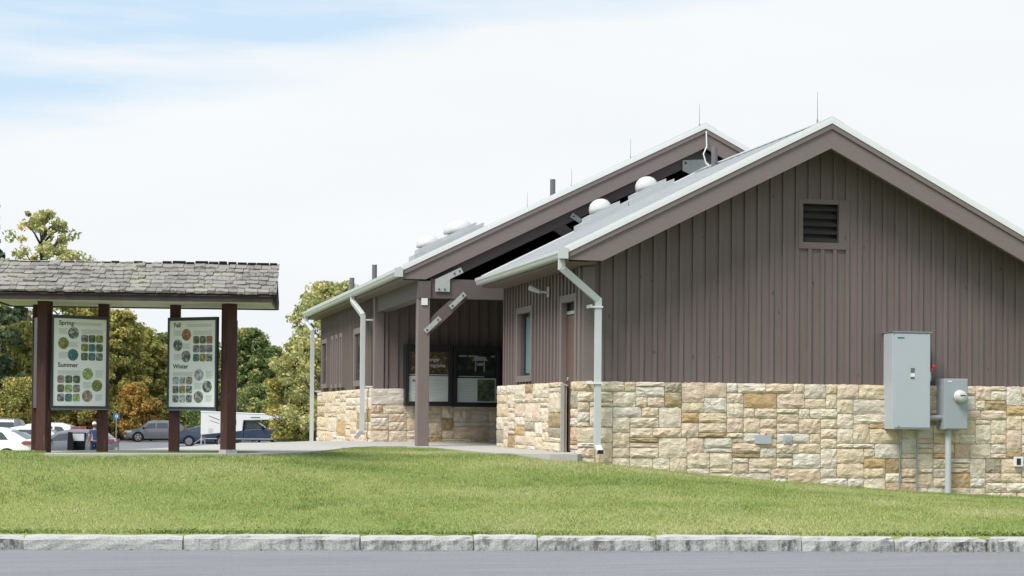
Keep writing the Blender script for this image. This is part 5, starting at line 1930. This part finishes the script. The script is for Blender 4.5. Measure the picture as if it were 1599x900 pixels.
# faces local +y (away from the camera); x to the right
J = [((0, 0, 0.95), (0.15, 0.10)), ((0, 0.01, 1.15), (0.135, 0.095)), ((0, 0.0, 1.38), (0.165, 0.105)), ((0, 0.0, 1.48), (0.07, 0.065)), ((0, 0.02, 1.56), 0.055), ((0, 0.035, 1.66), (0.075, 0.092)), ((0, 0.03, 1.75), (0.07, 0.085)),
     ((-0.19, 0, 1.42), 0.06), ((-0.25, 0.0, 1.18), 0.047), ((-0.27, 0.10, 0.97), 0.036), ((-0.272, 0.13, 0.90), (0.022, 0.038)),
     ((0.19, 0, 1.42), 0.06), ((0.25, 0.0, 1.18), 0.047), ((0.25, 0.16, 1.02), 0.036), ((0.248, 0.21, 0.97), (0.022, 0.038)),
     ((-0.10, 0, 0.88), 0.095), ((-0.11, 0.02, 0.50), 0.065), ((-0.11, -0.02, 0.09), 0.045), ((-0.115, 0.11, 0.035), (0.045, 0.03)),
     ((0.10, 0, 0.88), 0.095), ((0.12, 0.02, 0.50), 0.065), ((0.13, -0.02, 0.09), 0.045), ((0.135, 0.11, 0.035), (0.045, 0.03))]
Eg = [(0, 1), (1, 2), (2, 3), (3, 4), (4, 5), (5, 6), (2, 7), (7, 8), (8, 9), (9, 10), (2, 11), (11, 12), (12, 13), (13, 14), (0, 15), (15, 16), (16, 17), (17, 18), (0, 19), (19, 20), (20, 21), (21, 22)]
for hand, base in ((10, (-0.272, 0.13, 0.90)), (14, (0.248, 0.21, 0.97))):
    for k in range(4):
        off = (k - 1.5) * 0.020
        i = len(J)
        J += [((base[0] + 0.004, base[1] + 0.025 + off, base[2] - 0.045), 0.009), ((base[0] + 0.012, base[1] + 0.04 + off, base[2] - 0.085 + abs(off) * 0.3), 0.008)]
        Eg += [(hand, i), (i, i + 1)]
    i = len(J)
    J += [((base[0] + 0.03, base[1] + 0.045, base[2] - 0.02), 0.010), ((base[0] + 0.04, base[1] + 0.06, base[2] - 0.05), 0.008)]
    Eg += [(hand, i), (i, i + 1)]
link('body', skin_mesh('body', J, Eg, SKIN), PE, local=True)
g_ = 1.12
sh = [J[k] for k in (1, 2, 0, 7, 11)] + [((-0.235, 0.0, 1.26), 0.062), ((0.235, 0.0, 1.26), 0.062), ((0, 0, 1.455), (0.085, 0.08))]
sh = [(p, tuple(a * g_ for a in r_) if isinstance(r_, tuple) else r_ * g_) for p, r_ in sh]
link('t_shirt', skin_mesh('t_shirt', sh, [(0, 1), (0, 2), (1, 3), (1, 4), (3, 5), (4, 6), (1, 7)], NAVY), PE, local=True)
tr = [J[k] for k in (0, 15, 16, 17, 19, 20, 21)]
tr = [(p, tuple(a * 1.08 for a in r_) if isinstance(r_, tuple) else r_ * 1.16) for p, r_ in tr]
link('trousers', skin_mesh('trousers', tr, [(0, 1), (1, 2), (2, 3), (0, 4), (4, 5), (5, 6)], JEAN), PE, local=True)
b = MB()
b.lathe([(0.098, 1.70), (0.10, 1.74), (0.092, 1.79), (0.065, 1.825), (0.02, 1.84)], (0, 0.03, 0), n=18)
b.prism([(0.08, 1.70), (0.19, 1.685), (0.19, 1.695), (0.08, 1.712)], 0, -0.07, 0.07)
b.build('cap', MT['white'], PE, local=True, smooth=True)
b = MB()
b.lathe([(0.088, 1.60), (0.096, 1.66), (0.096, 1.71)], (0, 0.012, 0), n=16)
b.build('hair', plain('grey brown hair', (0.09, 0.07, 0.06), 0.8), PE, local=True, smooth=True)
b = MB()
b.prism([(0.118, 1.69), (0.145, 1.655), (0.118, 1.645)], 0, -0.014, 0.014)
b.build('nose', SKIN, PE, local=True)
for sx_ in (-1, 1):
    MB().lathe([(0.01, -0.012), (0.03, -0.006), (0.03, 0.006), (0.01, 0.012)], (sx_ * 0.083, 0.03, 1.665), axis=0, n=10).build('ear', SKIN, PE, local=True)
    MB().lathe([(0.012, 0), (0.004, 0.006)], (sx_ * 0.033, 0.116, 1.685), axis=1, n=8).build('eye', MT['ink'], PE, local=True)
MB().box(-0.025, 0.025, 0.116, 0.124, 1.612, 1.622).build('mouth', plain('lips', (0.3, 0.12, 0.1), 0.5), PE, local=True)

# ------------------------------------------------------------------ trees and bushes
def foliage_mat(name, stops, gain=2.6):
    t = NT(name)
    c = t.ramp(t.tint(), [(p, (q[0] * gain * 1.06, q[1] * gain * 0.95, q[2] * gain * 1.12)) for p, q in stops])
    m = t.done(c, 0.6, 0, 0.2)
    tr_ = t.n.new('ShaderNodeBsdfTranslucent')
    t.l.new(c, tr_.inputs['Color'])
    mx = t.n.new('ShaderNodeMixShader')
    mx.inputs[0].default_value = 0.38
    t.l.new(t.bsdf.outputs[0], mx.inputs[1])
    t.l.new(tr_.outputs[0], mx.inputs[2])
    t.l.new(mx.outputs[0], t.n['Material Output'].inputs['Surface'])
    return m


FOL = {
    'green': foliage_mat('green leaves', [(0, (0.030, 0.050, 0.014)), (0.5, (0.070, 0.105, 0.030)), (0.85, (0.13, 0.155, 0.05)), (1, (0.20, 0.19, 0.06))]),
    'yellow': foliage_mat('yellowing leaves', [(0, (0.048, 0.060, 0.014)), (0.4, (0.105, 0.125, 0.030)), (0.75, (0.175, 0.175, 0.045)), (1, (0.25, 0.19, 0.05))]),
    'orange': foliage_mat('orange leaves', [(0, (0.07, 0.058, 0.015)), (0.4, (0.145, 0.125, 0.03)), (0.75, (0.185, 0.135, 0.03)), (1, (0.22, 0.11, 0.03))]),
    'pale': foliage_mat('pale green leaves', [(0, (0.07, 0.085, 0.025)), (0.5, (0.15, 0.175, 0.06)), (0.85, (0.25, 0.26, 0.10)), (1, (0.32, 0.28, 0.11))]),
    'pine': foliage_mat('pine needles', [(0, (0.014, 0.026, 0.012)), (0.5, (0.032, 0.055, 0.024)), (1, (0.075, 0.095, 0.040))]),
    'dry': foliage_mat('dry bush leaves', [(0, (0.12, 0.085, 0.03)), (0.5, (0.24, 0.18, 0.06)), (1, (0.36, 0.26, 0.09))]),
}
MT['bark'] = plain('bark', (0.075, 0.058, 0.045), 0.9, 0.3, 9, bump=0.5, bscale=20)


def leaves(cent, rad, per, size, seed, flat=0.75):
    """leaf quads scattered in and on the skin of ellipsoid clumps"""
    g = np.random.default_rng(seed)
    C, Rr, T = [], [], []
    n = len(cent)
    ii = np.repeat(np.arange(n), per)
    d = g.normal(size=(len(ii), 3))
    d /= np.linalg.norm(d, axis=1)[:, None]
    rr = g.random(len(ii)) ** 0.45
    p = np.asarray(cent)[ii] + d * (rr * np.asarray(rad)[ii])[:, None] * np.array([1, 1, flat])
    nn = d + g.normal(size=d.shape) * 0.7
    nn /= np.linalg.norm(nn, axis=1)[:, None]
    ref = g.normal(size=d.shape)
    a = np.cross(nn, ref)
    a /= np.linalg.norm(a, axis=1)[:, None]
    b_ = np.cross(nn, a)
    s_ = size * g.uniform(0.6, 1.3, len(ii))[:, None]
    V = np.stack([p + a * s_, p + b_ * s_ * 0.55, p - a * s_, p - b_ * s_ * 0.55], 1)
    tint = np.clip(g.normal(0.5, 0.20, len(ii)) + g.normal(0, 0.16, n)[ii], 0, 1)
    return V.reshape(-1, 3), np.repeat(tint, 4)


def tree(name, label, px, d, top, width, base_frac, kind, seed, nclump, per, leaf, group='trees beyond the car park', pine=False, cat='tree', zoff=0.0, sparse=1.0, clump=None):
    """top: height of the crown above the eye in metres at that distance"""
    x, y, z = at(px, d)
    z -= 0.1
    Ht = top - z + 0.57
    g = np.random.default_rng(seed)
    o = thing(name, label, cat, (x, y, z), 0, group)
    b = MB()
    tr_r = max(0.08, Ht * 0.016)
    lean = g.normal(0, 0.02, 2)
    trunk = [(lean[0] * Ht * f, lean[1] * Ht * f, Ht * f) for f in (0, 0.15, 0.35, 0.55, 0.75, 0.92)]
    b.tube(trunk, [tr_r * 1.25, tr_r, tr_r * 0.85, tr_r * 0.65, tr_r * 0.4, tr_r * 0.12], 8)
    cen, rad = [], []
    if not pine:
        nclump, per, leaf = int(nclump * 1.6), int(per * 1.15), leaf * 0.78
    for k in range(nclump):
        f = g.random()
        if pine:
            f = f ** 1.25
            zz = Ht * (base_frac + (1 - base_frac) * f)
            rmax = width / 2 * (1 - f) ** 0.8 + 0.15
            rr = rmax * (0.35 + 0.65 * g.random())
            cr = (0.10 * width) * (1.1 - 0.6 * f)
        else:
            zz = Ht * (base_frac + (1 - base_frac) * f)
            prof = (math.sin(pi * min(1, 0.12 + 0.86 * f)) ** 0.6)
            rmax = width / 2 * prof
            rr = rmax * g.random() ** 0.5
            cr = (clump or 0.105 * width) * g.uniform(0.5, 1.35)
        a = g.uniform(0, 2 * pi)
        q = (math.cos(a) * rr, math.sin(a) * rr, min(zz, Ht - cr * 0.6))
        cen.append(q)
        rad.append(cr)
        if k % 3 == 0 and not pine or (pine and k % 4 == 0):
            zb_ = max(Ht * 0.12, q[2] - rr * (0.75 if not pine else 0.05) - 0.2)
            mid = (q[0] * 0.5, q[1] * 0.5, (zb_ + q[2]) / 2 + 0.1 * rr)
            b.tube([(0, 0, zb_), mid, q], [tr_r * 0.40, tr_r * 0.24, tr_r * 0.08], 5)
    b.build('trunk', MT['bark'], o, local=True, smooth=True)
    V, T = leaves(cen, rad, per, leaf, seed + 1, 0.45 if pine else 0.75)
    link('crown', npmesh('crown', V, np.arange(len(V)), 4, [FOL[kind]], T), o, local=True)
    return o


def up_m(y, d, x=200):      # metres above the eye of an image row at distance d
    return (640 + 0.0079 * x - y) * d / 2715.5


TG = 'trees beyond the car park'
tree('pine_tree', 'tall dark pine at the left edge, rising above the kiosk roof', -22, 128, up_m(296, 128), 6.2, 0.10, 'pine', 11, 150, 60, 0.26, pine=True)
tree('broadleaf_tree', 'pale airy tree whose top shows above the kiosk roof at left', 62, 150, up_m(330, 150), 9.5, 0.25, 'pale', 12, 110, 44, 0.24, clump=0.62)
tree('broadleaf_tree', 'second pale treetop just right of the airy tree above kiosk roof', 104, 156, up_m(392, 156), 6.5, 0.2, 'pale', 13, 90, 44, 0.24, clump=0.62)
tree('pine_tree', 'dark pine behind the left kiosk post', 22, 138, up_m(440, 138), 6.0, 0.05, 'pine', 14, 150, 55, 0.26, pine=True)
tree('broadleaf_tree', 'green and yellow tree filling the gap left of Spring panel', 40, 132, up_m(505, 132), 6.5, 0.08, 'yellow', 15, 150, 55, 0.22)
tree('broadleaf_tree', 'yellow-green tree behind the Spring and Summer panel', 120, 150, up_m(455, 150), 7.5, 0.1, 'yellow', 16, 150, 55, 0.23)
tree('broadleaf_tree', 'golden tree just right of the Spring and Summer panel', 183, 146, up_m(484, 146), 6.0, 0.06, 'yellow', 17, 170, 60, 0.22)
tree('broadleaf_tree', 'olive yellow tree between the two season panels', 222, 152, up_m(512, 152), 5.8, 0.05, 'yellow', 18, 170, 60, 0.22)
tree('broadleaf_tree', 'green tree beside the left edge of the Fall panel', 258, 160, up_m(520, 160), 5.5, 0.05, 'green', 19, 160, 60, 0.23)
tree('broadleaf_tree', 'dark green tree hidden mostly by the Fall panel', 312, 155, up_m(528, 155), 7.0, 0.05, 'green', 20, 170, 60, 0.23)
tree('broadleaf_tree', 'green tree just right of the right kiosk post', 388, 150, up_m(512, 150), 5.2, 0.05, 'green', 22, 170, 60, 0.23)
tree('broadleaf_tree', 'lower green tree between the kiosk and rear building', 425, 156, up_m(540, 156), 5.5, 0.05, 'green', 23, 160, 60, 0.23)
tree('broadleaf_tree', 'nearer airy tree rising beside the left end of rear building', 520, 92, up_m(440, 92, 500), 6.6, 0.18, 'pale', 24, 150, 60, 0.14, clump=0.50)
tree('broadleaf_tree', 'olive tree with open crown left of the rear downspout', 468, 104, up_m(528, 104, 460), 4.0, 0.08, 'yellow', 25, 150, 60, 0.15, clump=0.45)
tree('broadleaf_tree', 'dense green tree behind the rear building corner', 500, 128, up_m(548, 128, 480), 5.5, 0.05, 'green', 26, 150, 60, 0.2)
BG = 'bushes along the car park edge'


def bush(px, d, y_top, width, kind, seed, label, leaf=0.16, n=70):
    return tree('bush', label, px, d, up_m(y_top, d, px), width, 0.12, kind, seed, n, 55, leaf, group=BG, cat='bush', clump=0.17 * width)


bush(212, 141, 598, 3.2, 'orange', 41, 'orange autumn bush beside the blue sign')
bush(236, 142, 622, 2.2, 'orange', 42, 'small rust-orange bush left of the inner kiosk post')
bush(187, 144, 628, 2.6, 'yellow', 43, 'yellow bush behind the blue sign post')
bush(110, 140, 600, 4.0, 'yellow', 44, 'olive bush under the Spring and Summer panel')
bush(140, 141, 618, 2.6, 'orange', 45, 'reddish bush above the person in blue')
bush(30, 126, 590, 4.4, 'yellow', 46, 'olive bush above the white car')
bush(276, 147, 610, 4.4, 'green', 47, 'dark green bush behind the grey sport utility car')
bush(330, 141, 600, 5.0, 'green', 48, 'dark green bush behind the camper')
bush(405, 139, 600, 4.4, 'green', 49, 'green bush above the truck camper')
bush(440, 124, 648, 2.0, 'dry', 50, 'straw-yellow bush in front of the truck')
bush(458, 127, 655, 1.8, 'dry', 51, 'low dry bush behind the white rail')
bush(470, 133, 610, 3.6, 'green', 52, 'green bush left of the rear downspout')
bush(492, 118, 620, 2.6, 'green', 53, 'green bush against the far end of rear building')
# the wood behind them reads as one mass
g = np.random.default_rng(77)
cen, rad = [], []
for k in range(1700):
    px = g.uniform(-900, 1300)
    d = g.uniform(168, 200)
    x, y, z = at(px, d)
    tp = (640 - np.interp(px, [-900, -160, 0, 120, 240, 330, 430, 560, 1300], [480, 490, 500, 520, 560, 560, 575, 560, 560])) * d / 2715.5 + 0.57
    cen.append((x, y, z + (tp - z) * g.random() ** 0.8))
    rad.append(g.uniform(0.9, 1.7))
V, T = leaves(cen, rad, 42, 0.36, 78)
o = link('woodland', npmesh('woodland', V, np.arange(len(V)), 4, [FOL['green']], T))
o['kind'] = 'stuff'
tag(o, 'far green woodland behind the car park trees', 'woodland')
